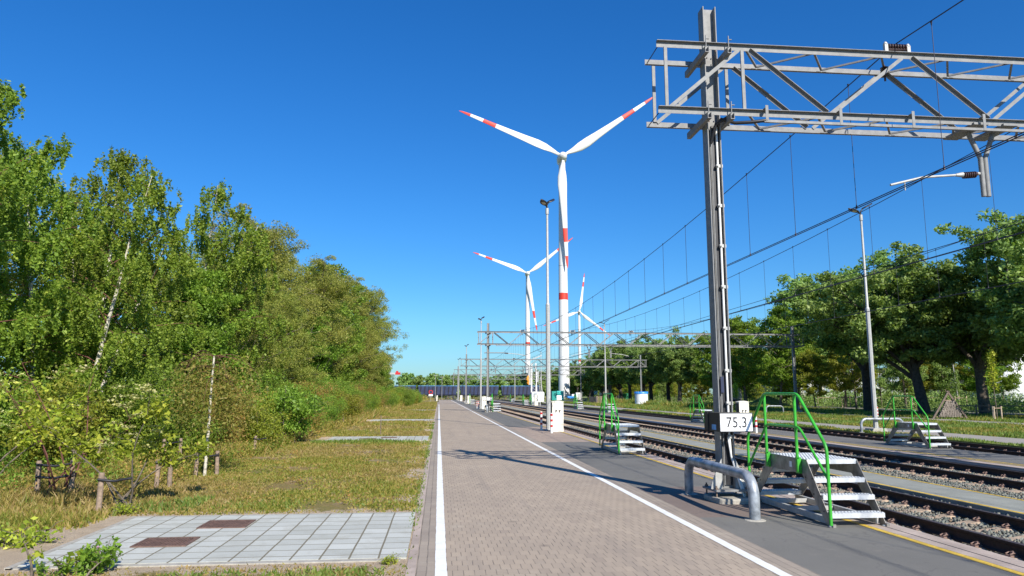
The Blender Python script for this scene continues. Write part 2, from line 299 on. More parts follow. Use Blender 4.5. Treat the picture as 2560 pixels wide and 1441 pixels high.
# ------------------------------------------------------------------ mesh helpers
class MB:
    def __init__(s): s.v = []; s.f = []; s.m = []; s.sm = []
    def add(s, vs, fs, mi=0, smooth=False):
        k = len(s.v); s.v += [tuple(v) for v in vs]
        for f in fs: s.f.append([i+k for i in f]); s.m.append(mi); s.sm.append(smooth)
        return s
    def box(s, x0, x1, y0, y1, z0, z1, mi=0):
        return s.add([(x0,y0,z0),(x1,y0,z0),(x1,y1,z0),(x0,y1,z0),(x0,y0,z1),(x1,y0,z1),(x1,y1,z1),(x0,y1,z1)],
              [(3,2,1,0),(4,5,6,7),(0,1,5,4),(1,2,6,5),(2,3,7,6),(3,0,4,7)], mi)
    def bar(s, a, b, w, h, up=(0,0,1), mi=0):
        a, b = Vector(a), Vector(b); d = (b-a).normalized(); u = Vector(up)
        if abs(d.dot(u)) > .98: u = Vector((0,1,0))
        r = d.cross(u).normalized(); u = r.cross(d).normalized(); r = r*w/2; u = u*h/2
        vs = [p+q for p in (a, b) for q in (-r-u, r-u, r+u, -r+u)]
        return s.add(vs, [(3,2,1,0),(4,5,6,7),(0,1,5,4),(1,2,6,5),(2,3,7,6),(3,0,4,7)], mi)
    def angle(s, a, b, w, t=.008, up=(0,0,1), flip=1):
        """steel L-section: one leg flat to the side, one leg along up"""
        a, b = Vector(a), Vector(b); d = (b-a).normalized(); u = Vector(up)
        if abs(d.dot(u)) > .98: u = Vector((1,0,0))
        r = d.cross(u).normalized()*flip; u = r.cross(d).normalized()*flip
        prof = [(0,0),(w,0),(w,t),(t,t),(t,w),(0,w)]
        vs = [p + r*(x-w/2) + u*(y-w/2) for p in (a, b) for x, y in prof]
        fs = [(i, (i+1)%6, (i+1)%6+6, i+6) for i in range(6)] + [tuple(range(5,-1,-1)), tuple(range(6,12))]
        return s.add(vs, fs)
    def tube(s, pts, rad, n=8, cap=True, mi=0):
        pts = [Vector(p) for p in pts]; m = len(pts)
        rad = [rad]*m if isinstance(rad, (int, float)) else rad
        vs = []; ref = None
        for i, p in enumerate(pts):
            d = (pts[min(i+1, m-1)]-pts[max(i-1, 0)]).normalized()
            if ref is None: ref = Vector((0,0,1)) if abs(d.z) < .9 else Vector((1,0,0))
            r = (ref - d*ref.dot(d)).normalized(); ref = r; q = d.cross(r)
            for k in range(n):
                a = 2*math.pi*k/n; vs.append(p + (r*math.cos(a)+q*math.sin(a))*rad[i])
        fs = [(i*n+k, i*n+(k+1)%n, (i+1)*n+(k+1)%n, (i+1)*n+k) for i in range(m-1) for k in range(n)]
        s.add(vs, fs, mi, True)
        if cap:
            for c in (range(n-1,-1,-1), range((m-1)*n, m*n)): s.add([vs[i] for i in c], [tuple(range(n))], mi)
        return s
    def lathe(s, c, prof, n=16, mi=0, smooth=True):
        c = Vector(c); vs = []; m = len(prof)
        for r, z in prof:
            for k in range(n):
                a = 2*math.pi*k/n; vs.append(c+Vector((r*math.cos(a), r*math.sin(a), z)))
        fs = [(i*n+k, i*n+(k+1)%n, (i+1)*n+(k+1)%n, (i+1)*n+k) for i in range(m-1) for k in range(n)]
        s.add(vs, fs, mi, smooth)
        for c in (range(n-1,-1,-1), range((m-1)*n, m*n)): s.add([vs[i] for i in c], [tuple(range(n))], mi)
        return s
    def prism(s, poly, axis, a, b, mi=0):
        """poly = list of 2D points in the plane across axis ('x': (y,z), 'y': (x,z), 'z': (x,y))"""
        n = len(poly)
        def P(u, v, t): return {'x': (t,u,v), 'y': (u,t,v), 'z': (u,v,t)}[axis]
        vs = [P(u, v, a) for u, v in poly]+[P(u, v, b) for u, v in poly]
        fs = [tuple(range(n)), tuple(range(2*n-1, n-1, -1))]+[(i, i+n, (i+1)%n+n, (i+1)%n) for i in range(n)]
        return s.add(vs, fs, mi)
    def build(s, name, mats, parent=None, fix=True, bevel=0):
        me = bpy.data.meshes.new(name); me.from_pydata(s.v, [], s.f)
        ms = mats if isinstance(mats, (list, tuple)) else [mats]
        for x in ms: me.materials.append(M[x])
        me.polygons.foreach_set('material_index', s.m); me.polygons.foreach_set('use_smooth', s.sm)
        if fix:
            import bmesh
            b = bmesh.new(); b.from_mesh(me); bmesh.ops.recalc_face_normals(b, faces=b.faces); b.to_mesh(me); b.free()
        me.update()
        o = bpy.data.objects.new(name, me); C.objects.link(o)
        if bevel:
            bm = o.modifiers.new('bevel', 'BEVEL'); bm.width = bevel; bm.segments = 2; bm.limit_method = 'ANGLE'
        if parent is not None: o.parent = parent
        return o
def npmesh(name, V, nper, mats, parent=None, midx=None, link=True):
    """V (n*nper,3): n separate faces of nper corners"""
    V = np.asarray(V, np.float32); nv = len(V); nf = nv//nper
    me = bpy.data.meshes.new(name); me.vertices.add(nv); me.vertices.foreach_set('co', V.ravel())
    me.loops.add(nv); me.loops.foreach_set('vertex_index', np.arange(nv, dtype=np.int32))
    me.polygons.add(nf); me.polygons.foreach_set('loop_start', np.arange(0, nv, nper, dtype=np.int32))
    me.polygons.foreach_set('loop_total', np.full(nf, nper, np.int32))
    for x in (mats if isinstance(mats, (list, tuple)) else [mats]): me.materials.append(M[x])
    if midx is not None: me.polygons.foreach_set('material_index', np.asarray(midx, np.int32))
    me.update(calc_edges=True)
    if not link: return me
    o = bpy.data.objects.new(name, me); C.objects.link(o)
    if parent is not None: o.parent = parent
    return o
def tag(o, label, cat, group=None, kind=None):
    if label: o['label'] = label
    if cat: o['category'] = cat
    if group: o['group'] = group
    if kind: o['kind'] = kind
    return o
def thing(name, label, cat, loc=(0,0,0), rz=0, group=None):
    o = bpy.data.objects.new(name, None); C.objects.link(o); o.location = loc; o.rotation_euler = (0,0,rz); o.empty_display_size = .2
    return tag(o, label, cat, group)
CH = {}
def kids(o):
    return list(o.children)
def copy_tree(o, parent=None):
    c = o.copy(); C.objects.link(c)
    if parent is not None: c.parent = parent
    for ch in kids(o): copy_tree(ch, c)
    return c
def dup(o, label, loc, rz=0, scale=None, group=None):
    c = copy_tree(o); c.location = loc; c.rotation_euler = (0,0,rz); c['label'] = label
    if scale is not None: c.scale = scale if isinstance(scale, (tuple, list)) else (scale,)*3
    if group: c['group'] = group
    return c
def struct(name, mb, m, **k):
    o = mb.build(name, m, **k); o['kind'] = 'structure'; return o
ORD = ['nearest', 'second', 'third', 'fourth', 'fifth', 'sixth', 'seventh', 'eighth', 'ninth', 'tenth', 'eleventh', 'twelfth', 'thirteenth', 'fourteenth', 'fifteenth', 'sixteenth', 'seventeenth', 'eighteenth', 'nineteenth', 'twentieth']
def nth(i):
    if i < 20: return ORD[i]
    t = ['twenty', 'thirty', 'forty', 'fifty', 'sixty', 'seventy'][(i+1)//10-2]; u = (i+1) % 10
    tens = {'twenty':'twentieth','thirty':'thirtieth','forty':'fortieth','fifty':'fiftieth','sixty':'sixtieth','seventy':'seventieth'}
    return tens[t] if u == 0 else t+'-'+['', 'first', 'second', 'third', 'fourth', 'fifth', 'sixth', 'seventh', 'eighth', 'ninth'][u]

# ------------------------------------------------------------------ setting
YA, YB = -25, 260
def sheet(name, x0, x1, y0, y1, z, m, th=None):
    b = MB()
    if th is None: b.add([(x0,y0,z),(x1,y0,z),(x1,y1,z),(x0,y1,z)], [(0,1,2,3)])
    else: b.box(x0, x1, y0, y1, z-th, z)
    return struct(name, b, m)
sheet('ground', -3000, 3000, -600, 5000, -.42, 'far_ground')
sheet('verge', -90, -.29, YA, 150, 0, 'verge_ground', .4)
sheet('verge', -90, -.29, 156.5, YB, 0, 'verge_ground', .4)
sheet('road', -90, 0, 150, 156.5, -.004, 'asphalt_pale', .3)
sheet('kerb', -.29, -.20, YA, 150, .006, 'edge_concrete', .35)
sheet('kerb', -.20, -.012, YA, 150, 0, 'kerb_pavers', .35)
sheet('road', -.012, 3.36, YA, 212, 0, 'pavers', .35)
sheet('pavement', 3.36, 3.62, YA, 212, 0, 'kerb_pavers', .35)
def rough_line(name, x0, x1, ya, yb, z, m, amp=.006):
    b = MB(); rs = np.random.RandomState(3); ys = np.concatenate([np.arange(ya, 30, .12), np.arange(30, yb, 3.)])
    vs = []
    for y in ys:
        a = amp if y < 30 else 0
        vs += [(x0-a*rs.rand(), y, z), (x1+a*rs.rand(), y, z)]
    b.add(vs, [(2*i, 2*i+1, 2*i+3, 2*i+2) for i in range(len(ys)-1)])
    return struct(name, b, m)
rough_line('road_marking', -.008, .10, YA, 122, .004, 'line_paint')
rough_line('road_marking', 3.225, 3.335, YA, 200, .004, 'line_paint')
sheet('platform', 3.62, 5.60, YA, 10.1, 0, 'asphalt', .4)
sheet('platform', 3.62, 5.60, 10.1, 13.4, -.0015, 'asphalt_brown', .4)
sheet('platform', 3.62, 5.60, 13.4, 26, 0, 'asphalt', .4)
sheet('platform', 3.62, 5.60, 26, 38, -.0015, 'brown_pavers', .4)
sheet('platform', 3.62, 5.60, 38, 212, 0, 'asphalt', .4)
sheet('platform_edge', 5.60, 5.755, YA, 212, .002, 'edge_concrete', .4)
sheet('platform_edge', 5.775, 5.99, YA, 212, .003, 'edge_concrete', .4)
sheet('platform_edge', 5.755, 5.775, YA, 212, -.03, 'black_rubber', .3)
rough_line('platform_marking', 5.50, 5.585, YA, 205, .004, 'yellow_paint', .004)
sheet('track_bed', 5.99, 14.0, YA, 235, -.292, 'ballast_bed', .15)
sheet('path', 9.05, 10.28, YA, 215, -.15, 'path_green', .2)
rough_line('path_marking', 9.07, 9.15, YA, 205, -.146, 'yellow_paint', .004)
rough_line('path_marking', 10.18, 10.26, YA, 205, -.146, 'yellow_paint', .004)
sheet('platform', 14.34, 16.75, YA, 225, -.08, 'asphalt', .4)
sheet('platform_edge', 14.02, 14.34, YA, 225, -.077, 'edge_concrete', .4)
rough_line('platform_marking', 14.42, 14.48, YA, 205, -.076, 'yellow_paint', .004)
rough_line('platform_marking', 14.66, 14.74, YA, 205, -.076, 'yellow_paint', .004)
sheet('track_bed', 16.75, 20.1, YA, 235, -.292, 'ballast_bed', .15)
sheet('field', 20.1, 21.0, YA, 250, -.10, 'field_ground', .3)
sheet('path', 21.0, 23.5, YA, 250, -.098, 'asphalt_pale', .3)
sheet('field', 23.5, 33.3, YA, 250, -.10, 'field_ground', .3)
sheet('path', 33.3, 36.0, YA, 250, -.098, 'asphalt_pale', .3)
sheet('field', 36.0, 330, YA, 700, -.10, 'field_ground', .3)
sheet('track_bed', -60, 70, 226, 238, -.12, 'ballast_bed', .3)
sheet('road', 49, 54, 20, 400, -.09, 'asphalt_pale')

# paved slab pads in the verge, with bare sand round them
pads = [(-4.12, 7.93, 10.86), (-4.12, 27.2, 29.9), (-4.3, 46.9, 49.8), (-3.9, 76, 79)]
rs = np.random.RandomState(5)
for i, (x0, y0, y1) in enumerate(pads):
    b = MB(); b.box(x0, -.31-.06*(i > 0), y0, y1, -.1, .016); o = struct('pavement', b, 'paving_slabs')
    if i == 0:
        b = MB(); b.box(x0-.06, -.37, y0-.10, y0, -.1, .012); b.box(x0-.07, x0, y0-.1, y1, -.1, .020); struct('kerb', b, 'concrete')
def manhole(x0, x1, y0, y1, label):
    b = MB(); b.box(x0, x1, y0, y1, -.02, .022)
    t = thing('drain_cover', label, 'drain cover', ((x0+x1)/2, (y0+y1)/2, .016))
    lx, ly = (x1-x0)/2, (y1-y0)/2
    f = MB(); f.box(-lx, lx, -ly, -ly+.03, 0, .012); f.box(-lx, lx, ly-.03, ly, 0, .012); f.box(-lx, -lx+.03, -ly+.03, ly-.03, 0, .012); f.box(lx-.03, lx, -ly+.03, ly-.03, 0, .012)
    f.build('frame', 'manhole_rust', t)
    g = MB(); g.box(-lx+.03, lx-.03, -ly+.03, ly-.03, 0, .004)
    k = -lx+.05
    while k < lx-.05: g.box(k, k+.018, -ly+.03, ly-.03, .004, .011); k += .036
    g.build('grating', 'manhole_rust', t)
manhole(-3.38, -2.78, 8.72, 9.22, 'rusty brown drain cover set in the near slab pavement, closer to the camera')
manhole(-3.02, -2.42, 9.82, 10.38, 'rusty brown drain cover set in the near slab pavement, farther one by the grass')
manhole(-2.95, -2.35, 28.0, 28.5, 'rusty drain cover in the second slab pavement, left one')
manhole(-2.2, -1.6, 28.75, 29.25, 'rusty drain cover in the second slab pavement, right one')

# ------------------------------------------------------------------ railway tracks
RAILP = [(-.067,0),(.067,0),(.067,.012),(.016,.03),(.009,.045),(.009,.115),(.033,.128),(.035,.158),(-.035,.158),(-.033,.128),(-.009,.115),(-.009,.045),(-.016,.03),(-.067,.012)]
clip = MB(); clip.box(-.055, .055, -.045, .045, 0, .018); clip.tube([(-.02,0,.015),(-.02,0,.065)], .013, 6); clip.box(-.042, .002, -.022, .022, .04, .058)
clip.tube([(.05,-.035,.03),(.0,-.04,.045),(-.045,-.03,.03),(-.045,.03,.03),(.0,.04,.045),(.05,.035,.03)], .009, 5)
clip_me = clip.build('rail_clip', 'clip_rust'); CLIP = clip_me.data; bpy.data.objects.remove(clip_me)
def sleeper_mesh():
    b = MB(); n = 26; sec = []
    for i in range(n+1):
        x = -1.25+2.5*i/n; ax = abs(x); zt = .0 if ax > .5 else -.035+.035*(ax/.5)**2
        w = .125 if ax > .5 else .10+.025*(ax/.5)
        sec.append([(x,-w-.02,-.18),(x,-w,zt-.015),(x,-w+.03,zt),(x,w-.03,zt),(x,w,zt-.015),(x,w+.02,-.18)])
    vs = [p for s in sec for p in s]; fs = [(i*6+k, i*6+k+1, (i+1)*6+k+1, (i+1)*6+k) for i in range(n) for k in range(5)]
    fs += [(5,4,3,2,1,0), tuple(n*6+k for k in range(6))]
    b.add(vs, fs); return b
sl = sleeper_mesh().build('sleeper', 'sleeper_concrete'); SLEEPER = sl.data; bpy.data.objects.remove(sl)
def track(xl, xr, label, ynear, nind, nclip):
    xc = (xl+xr)/2; g = (xr-xl)/2
    t = thing('railway_track', label, 'railway track', (xc, 0, -.255), 0, 'railway tracks of the yard')
    for s in (-1, 1):
        b = MB(); n = len(RAILP); vs = []
        for y in (YA, YB-28): vs += [(s*g+px, y, pz) for px, pz in RAILP]
        fs = [(i, (i+1) % n, (i+1) % n+n, i+n) for i in range(n)]; b.add(vs, fs, 0)
        b.m[7] = 1
        b.build('rail', ['rail_rust', 'rail_head'], t)
    ys = ynear + .585*np.arange(int((YB-40-ynear)/.585)); rest = MB(); sc = (2.5 if g < .72 else 2.6)
    for i, y in enumerate(ys):
        if i < nind:
            s = bpy.data.objects.new('sleeper', SLEEPER); C.objects.link(s); s.parent = t; s.location = (0, y, .004); s.scale = (1, 1, 1)
            if i < nclip:
                for a in (-g-.10, -g+.10, g-.10, g+.10):
                    c = bpy.data.objects.new('rail_clip', CLIP); C.objects.link(c); c.parent = s; c.location = (a, 0, .002)
                    c.rotation_euler = (0, 0, 0 if (a+g > 0 and a < 0) or a > g else math.pi)
        else:
            rest.box(-1.25, -.45, y-.12, y+.12, -.1, .004); rest.box(.45, 1.25, y-.12, y+.12, -.1, .004); rest.box(-.45, .45, y-.1, y+.1, -.1, -.02)
            if i < 260:
                for a in (-g-.09, -g+.09, g-.09, g+.09): rest.box(a-.04, a+.04, y-.04, y+.04, .004, .04, 1)
    o = rest.build('sleeper', ['sleeper_concrete', 'clip_rust'], t, fix=False); o['kind'] = 'stuff'
    return t
track(7.03, 8.43, 'railway track nearest the brick road, beside the yellow edge line', 4.4, 100, 62)
track(11.98, 13.47, 'middle railway track between the grey path and the asphalt platform', 8.2, 100, 62)
track(17.97, 19.47, 'farthest railway track along the grass field', 14.2, 80, 50)
sheet('track_bed', 13.57, 14.02, YA, 225, -.092, 'black_rubber', .15)

# real stones of the near ballast
def stones(areas, seed=1):
    TR = ((7.73, 4.4), (12.725, 8.2), (18.72, 14.2))
    rs = np.random.RandomState(seed); allV = []
    base = np.array([(0,0,1),(1,0,.15),(.25,.95,.1),(-.85,.55,.2),(-.8,-.6,.1),(.3,-.95,.2),(0,0,-.8)], float)
    tri = [(0,1,2),(0,2,3),(0,3,4),(0,4,5),(0,5,1),(6,2,1),(6,3,2),(6,4,3),(6,5,4),(6,1,5)]
    VV = []; nn = 0
    for x0, x1, y0, y1, d, s0, z in areas:
        n = int((x1-x0)*(y1-y0)*d)
        c = np.stack([rs.uniform(x0, x1, n), rs.uniform(y0, y1, n), z+rs.uniform(-.012, .022, n)], 1)
        dr = np.zeros(n, bool)
        for xc_, yn_ in TR: dr |= (np.abs(c[:, 0]-xc_) < 1.22) & (np.abs(((c[:, 1]-yn_)/.585+.5) % 1-.5)*.585 < .105) & (rs.rand(n) > .12) & (z < -.25)
        c = c[~dr]; n = len(c); s = s0*rs.uniform(.6, 1.35, n)
        sh = base[None]*rs.uniform(.62, 1.25, (n, 7, 3))*s[:, None, None]*np.array([1,1,.75])
        q = rs.normal(size=(n, 4)); q /= np.linalg.norm(q, axis=1)[:, None]; w, x, y, zz = q.T
        Rm = np.stack([1-2*(y*y+zz*zz), 2*(x*y-zz*w), 2*(x*zz+y*w), 2*(x*y+zz*w), 1-2*(x*x+zz*zz), 2*(y*zz-x*w), 2*(x*zz-y*w), 2*(y*zz+x*w), 1-2*(x*x+y*y)], 1).reshape(n, 3, 3)
        sh = np.einsum('nij,nkj->nki', Rm, sh)+c[:, None]
        VV.append(sh.reshape(-1, 3)); nn += n
    V = np.concatenate(VV); me = bpy.data.meshes.new('ballast'); me.vertices.add(len(V)); me.vertices.foreach_set('co', V.astype(np.float32).ravel())
    F = (np.array(tri)[None]+np.arange(nn)[:, None, None]*7).reshape(-1).astype(np.int32)
    me.loops.add(len(F)); me.loops.foreach_set('vertex_index', F); nf = len(F)//3
    me.polygons.add(nf); me.polygons.foreach_set('loop_start', np.arange(0, nf*3, 3, dtype=np.int32)); me.polygons.foreach_set('loop_total', np.full(nf, 3, np.int32))
    me.materials.append(M['ballast_stone']); me.update(calc_edges=True)
    o = bpy.data.objects.new('ballast', me); C.objects.link(o)
    return tag(o, 'grey green crushed stone ballast around the rails and sleepers', 'ballast', None, 'stuff')
A = []
for x0, x1 in ((6.0, 6.92), (7.12, 8.34), (8.52, 9.04), (10.3, 11.9), (12.06, 13.38)):
    A.append((x0, x1, 5, 13, 520, .033, -.288)); A.append((x0, x1, 13, 24, 400, .030, -.28)); A.append((x0, x1, 24, 45, 120, .036, -.28))
for x0, x1 in ((16.76, 17.9), (18.05, 19.4), (19.55, 20.1)): A.append((x0, x1, 14, 45, 110, .034, -.28))
for x0, x1 in ((8.62, 9.04), (10.3, 10.9), (6.0, 6.5)): A.append((x0, x1, 5, 16, 430, .027, -.235)); A.append((x0, x1, 16, 40, 160, .034, -.235))
stones(A)

# ------------------------------------------------------------------ gantries over the tracks
ZB, ZT = 6.45, 7.63; YF, YR = -.34, .36; XR = 30.85
def ibeam(b, x, z0, z1, w=.235, t=.012):
    b.box(x-w/2, x-w/2+t*1.3, -.12, .12, z0, z1); b.box(x+w/2-t*1.3, x+w/2, -.12, .12, z0, z1); b.box(x-w/2+t*1.3, x+w/2-t*1.3, -.006, .006, z0, z1)
def gantry_base():
    t = thing('overhead_line_gantry', 'g', 'gantry', (4.67, 11.7, 0), 0, 'lattice gantries across the tracks')
    for x in (0, XR):
        b = MB(); ibeam(b, x, .19, 8.50); b.build('mast', 'galvanised', t)
        b = MB(); b.box(x-.30, x+.30, -.28, .28, .16, .19); p = b.build('base_plate', 'galvanised', t, bevel=.004)
        for sx in (-1, 1):
            for sy in (-1, 1):
                a = MB(); a.tube([(x+sx*.25, sy*.22, .03), (x+sx*.25, sy*.22, .25)], .014, 6); a.lathe((x+sx*.25, sy*.22, .19), [(.03, 0), (.03, .03)], 6, smooth=False); a.build('anchor_bolt', 'old_wood', p)
        for sx in (-1, 1):
            b = MB(); b.prism([(x+sx*.118, .19), (x+sx*.30, .19), (x+sx*.30, .26), (x+sx*.118, .66)], 'y', -.125, -.112); b.build('gusset_plate', 'light_steel', t)
        b = MB(); pr = [(.0, .0)]
        pts = [(x+.06+.38*math.copysign(abs(math.cos(a))**.45, math.cos(a)), -.06+.42*math.copysign(abs(math.sin(a))**.45, math.sin(a))) for a in np.linspace(0, 2*math.pi, 28, endpoint=False)]
        b.prism(pts, 'z', -.1, .075); b.build('footing', 'concrete', t, bevel=.02)
        # cross brackets that clamp the truss to the mast
        for z in (ZB, ZT):
            for sx in (-.2, .2):
                b = MB(); b.box(x+sx-.035, x+sx+.035, YF-.12, YR+.22, z-.16, z-.15); b.box(x+sx-.035, x+sx-.027, YF-.12, YR+.22, z-.15, z-.05); b.box(x+sx+.027, x+sx+.035, YF-.12, YR+.22, z-.15, z-.05)
                b.box(x+sx-.012, x+sx-.002, YF-.10, YF-.075, z-.05, z+.16); b.box(x+sx-.002, x+sx+.05, YF-.10, YF-.075, z+.09, z+.10)
                b.build('bracket', 'galvanised', t)
    for y, f in ((YF, 1), (YR, -1)):
        for z in (ZB, ZT):
            b = MB(); b.box(-1.05, XR+1.05, y, y+.008, z-.055, z+.055)
            if f > 0: b.box(-1.05, XR+1.05, y-.055, y, z+.047, z+.055)
            else: b.box(-1.05, XR+1.05, y-.05, y, z-.055, z-.047)
            b.build('chord', 'galvanised', t)
        yy = y-.03
        for x in (-.90, .46, XR-.46, XR+.90):
            b = MB(); b.bar((x, yy+.02, ZB+.05), (x, yy+.02, ZT-.05), .055, .03, (0,1,0)); b.build('post', 'galvanised', t)
        dg = [((-.86, ZB+.04), (.40, ZT-.05)), ((XR+.86, ZB+.04), (XR-.40, ZT-.05))]
        p = (XR-1.0)/10
        for k in range(10):
            xa = .5+k*p; dg.append(((xa+.08, ZT-.05), (xa+p/2-.06, ZB+.05))); dg.append(((xa+p/2+.06, ZB+.05), (xa+p-.08, ZT-.05)))
        for (xa, za), (xb, zb) in dg:
            b = MB(); A_, B_ = Vector((xa, y-.012, za)), Vector((xb, y-.012, zb)); d_ = (B_-A_).normalized(); nrm_ = Vector((-d_.z, 0, d_.x))
            if nrm_.z < 0: nrm_ = -nrm_
            b.bar(A_, B_, .062, .008, (0,1,0))
            if za > zb: b.bar(A_+nrm_*.027+Vector((0,-.032,0)), B_+nrm_*.027+Vector((0,-.032,0)), .056, .008, nrm_)
            b.build('diagonal', 'galvanised', t)
    for z, nm in ((ZB, 'bottom_lacing'), (ZT, 'top_lacing')):
        b = MB(); n = 24; p = (XR-.9)/n; w = .022; q = [(.55, YF+.03)]
        for k in range(n): xa = .55+k*p; q += [(xa+p*.38, YR-.04), (xa+p, YF+.03)]
        vs = [(x-w, y, zz) for x, y in q for zz in (z-.03, z)]+[(x+w, y, zz) for x, y in q for zz in (z-.03, z)]; m2 = 2*len(q); fs = []
        for k in range(len(q)-1):
            a = 2*k; fs += [(a, a+2, a+3, a+1), (m2+a, m2+a+1, m2+a+3, m2+a+2), (a+1, a+3, m2+a+3, m2+a+1), (a, m2+a, m2+a+2, a+2)]
        b.add(vs, fs); b.build(nm, 'galvanised', t)
        for x in (-1.0, XR+1.0): b = MB(); b.bar((x, YF, z), (x, YR, z), .012, .012); b.build('end_tie', 'wire', t)
    # cable tray hung below the front bottom chord
    b = MB(); b.box(.75, XR-.6, YF-.13, YF-.09, ZB-.20, ZB-.155); b.build('cable_tray', 'galvanised', t)
    k = .8
    while k < XR-.6:
        b = MB(); b.box(k-.025, k+.025, YF-.135, YF-.128, ZB-.20, ZB+.10); b.box(k-.03, k+.03, YF-.128, YF-.045, ZB+.055, ZB+.062); b.build('tray_hanger', 'galvanised', t); k += 1.32
    for wx in (3.33, 8.25, 14.08):
        i = MB()
        i.tube([(wx-.19, YF, ZT+.10), (wx+.19, YF, ZT+.12)], [.03, .03], 8)
        for q in np.linspace(-.15, .15, 7): i.tube([(wx+q-.012, YF, ZT+.11+.05), (wx+q+.012, YF, ZT+.11+.05)], .055, 10)
        o = i.build('insulator', 'insulator_brown', t)
        s = MB(); s.box(wx-.24, wx-.18, YF-.03, YF+.03, ZT+.05, ZT+.2); s.box(wx+.18, wx+.24, YF-.03, YF+.03, ZT+.05, ZT+.18); s.build('bracket', 'light_steel', o)
        s = MB(); s.lathe((wx-.21, YF, ZT+.2), [(.02,-.03), (.045,0), (.02,.045)], 8); s.lathe((wx+.21, YF, ZT+.18), [(.02,-.03), (.045,0), (.02,.045)], 8); s.build('cap', 'light_steel', o)
        i = MB()
        for q in range(5): i.lathe((wx, .05, ZT-.22+q*.04), [(.03, 0), (.075, .01), (.03, .035)], 10)
        i.tube([(wx, .05, ZT-.3), (wx, .05, ZT+.0)], .02, 6); i.build('insulator', 'insulator_brown', t)
    return t
def add_drop(t, x, side):
    x -= 4.67
    b = MB(); ztop = ZB-.12
    for s in (-1, 1): b.tube([(x+s*.25, 0, ztop+.1), (x+s*.22, 0, ztop), (x+s*.045, 0, ztop-.42), (x+s*.045, 0, 5.20)], .043, 8)
    d = b.build('drop_arm', 'galvanised', t)
    b = MB(); b.box(x-.42, x-.14, YF-.05, YR+.05, ztop+.06, ztop+.10); b.box(x+.14, x+.42, YF-.05, YR+.05, ztop+.06, ztop+.10); b.build('bracket', 'galvanised', d)
    b = MB(); x0 = x+side*.09; b.tube([(x0, 0, 5.62), (x0+side*.05, 0, 5.62)], .03, 8); b.tube([(x0+side*.33, 0, 5.59), (x0+side*.46, 0, 5.58)], [.05, .028], 8); b.tube([(x0+side*.46, 0, 5.58), (x0+side*1.1, 0, 5.52), (x0+side*1.72, 0, 5.36)], .022, 8)
    b.tube([(x0+side*1.45, 0, 5.42), (x0+side*1.45, 0, 5.27)], .012, 6)
    s = b.build('registration_arm', 'light_steel', t)
    b = MB(); b.tube([(x0+side*.05, 0, 5.615), (x0+side*.33, 0, 5.59)], .035, 8)
    for q in np.linspace(.1, .3, 6): b.tube([(x0+side*(q-.01), 0, 5.61-.1*q), (x0+side*(q+.01), 0, 5.61-.1*q)], .062, 10)
    b.build('insulator', 'insulator_brown', s)
def add_mast_arm(t, side=1, x=0):
    b = MB(); b.tube([(x-.35*side, 0, 5.62), (x+side*1.6, 0, 5.62)], .045, 8); b.build('cantilever', 'galvanised', t)
    b = MB(); b.tube([(x+side*1.95, 0, 5.58), (x+side*2.9, 0, 5.5), (x+side*3.7, 0, 5.36)], .03, 8); s = b.build('registration_arm', 'light_steel', t)
    b = MB(); b.tube([(x+side*1.6, 0, 5.6), (x+side*1.95, 0, 5.58)], .06, 8); b.build('insulator', 'insulator_brown', s)
GY = [11.7, 70., 126., 181., 236.]
g0 = gantry_base()
gants = [g0]
for y, lb in zip(GY[1:], ['second lattice gantry from the camera, with a small 75,2 board on its mast', 'third lattice gantry from the camera, behind the two tall lamp posts',
                          'fourth lattice gantry from the camera, half hidden by nearer masts', 'farthest lattice gantry, in front of the blue wagons']):
    gants.append(dup(g0, lb, (4.67, y, 0)))
g0['label'] = 'nearest lattice gantry, its big grey mast standing behind the pipe guard'
for i, g in enumerate(gants):
    if i == 1: add_mast_arm(g)
    else: add_drop(g, 9.72, -1)
    add_drop(g, 14.6, -1); add_drop(g, 16.75, 1)
# extras only the near mast shows: conduits, clamps, cable, small blue box
b = MB(); b.tube([(.055,-.075,6.35),(.055,-.075,1.0),(.07,-.08,.7),(.17,-.13,.35),(.27,-.17,.02)], .020, 10); b.tube([(.02,-.105,1.0),(.06,-.11,.7),(.14,-.16,.35),(.22,-.2,.02)], .017, 8); b.build('conduit', 'white_paint', g0)
b = MB(); b.tube([(-.035,-.05,6.3),(-.035,-.05,.24)], .011, 8); b.build('conduit', 'galvanised', g0)
for z in (.98, 1.52, 2.05, 2.75, 3.45, 4.15, 4.85, 5.55):
    b = MB(); b.box(.02, .135, -.10, -.062, z, z+.055); b.tube([(.02,-.1,z+.03),(.05,-.105,z+.03)], .025, 8); b.build('pipe_clamp', 'light_steel', g0)
b = MB(); b.box(-.018, .104, -.040, -.0065, .24, 6.32); b.build('cable_shade', 'black_plastic', g0)  # dark strip standing in for black cables and conduit shadows on the web
b = MB(); b.box(-.055, -.005, -.09, -.055, 1.72, 1.98); b.build('switch_box', 'navy', g0)
b = MB(); b.tube([(.05,-.08,6.3),(.1,-.2,6.38),(.3,-.3,6.28),(.55,-.42,6.26),(.8,YF-.11,6.29)], .03, 8); b.tube([(-.04,-.06,6.0),(.02,-.16,6.3),(.2,-.25,6.4)], .03, 8); b.build('cable', 'black_plastic', g0)

b = MB()
for z in (6.36, 6.50, 7.52, 7.66):
    for x in (-.085, .085): b.tube([(x, -.135, z), (x, -.119, z)], .012, 6)
b.build('bolt', 'clip_rust', g0)
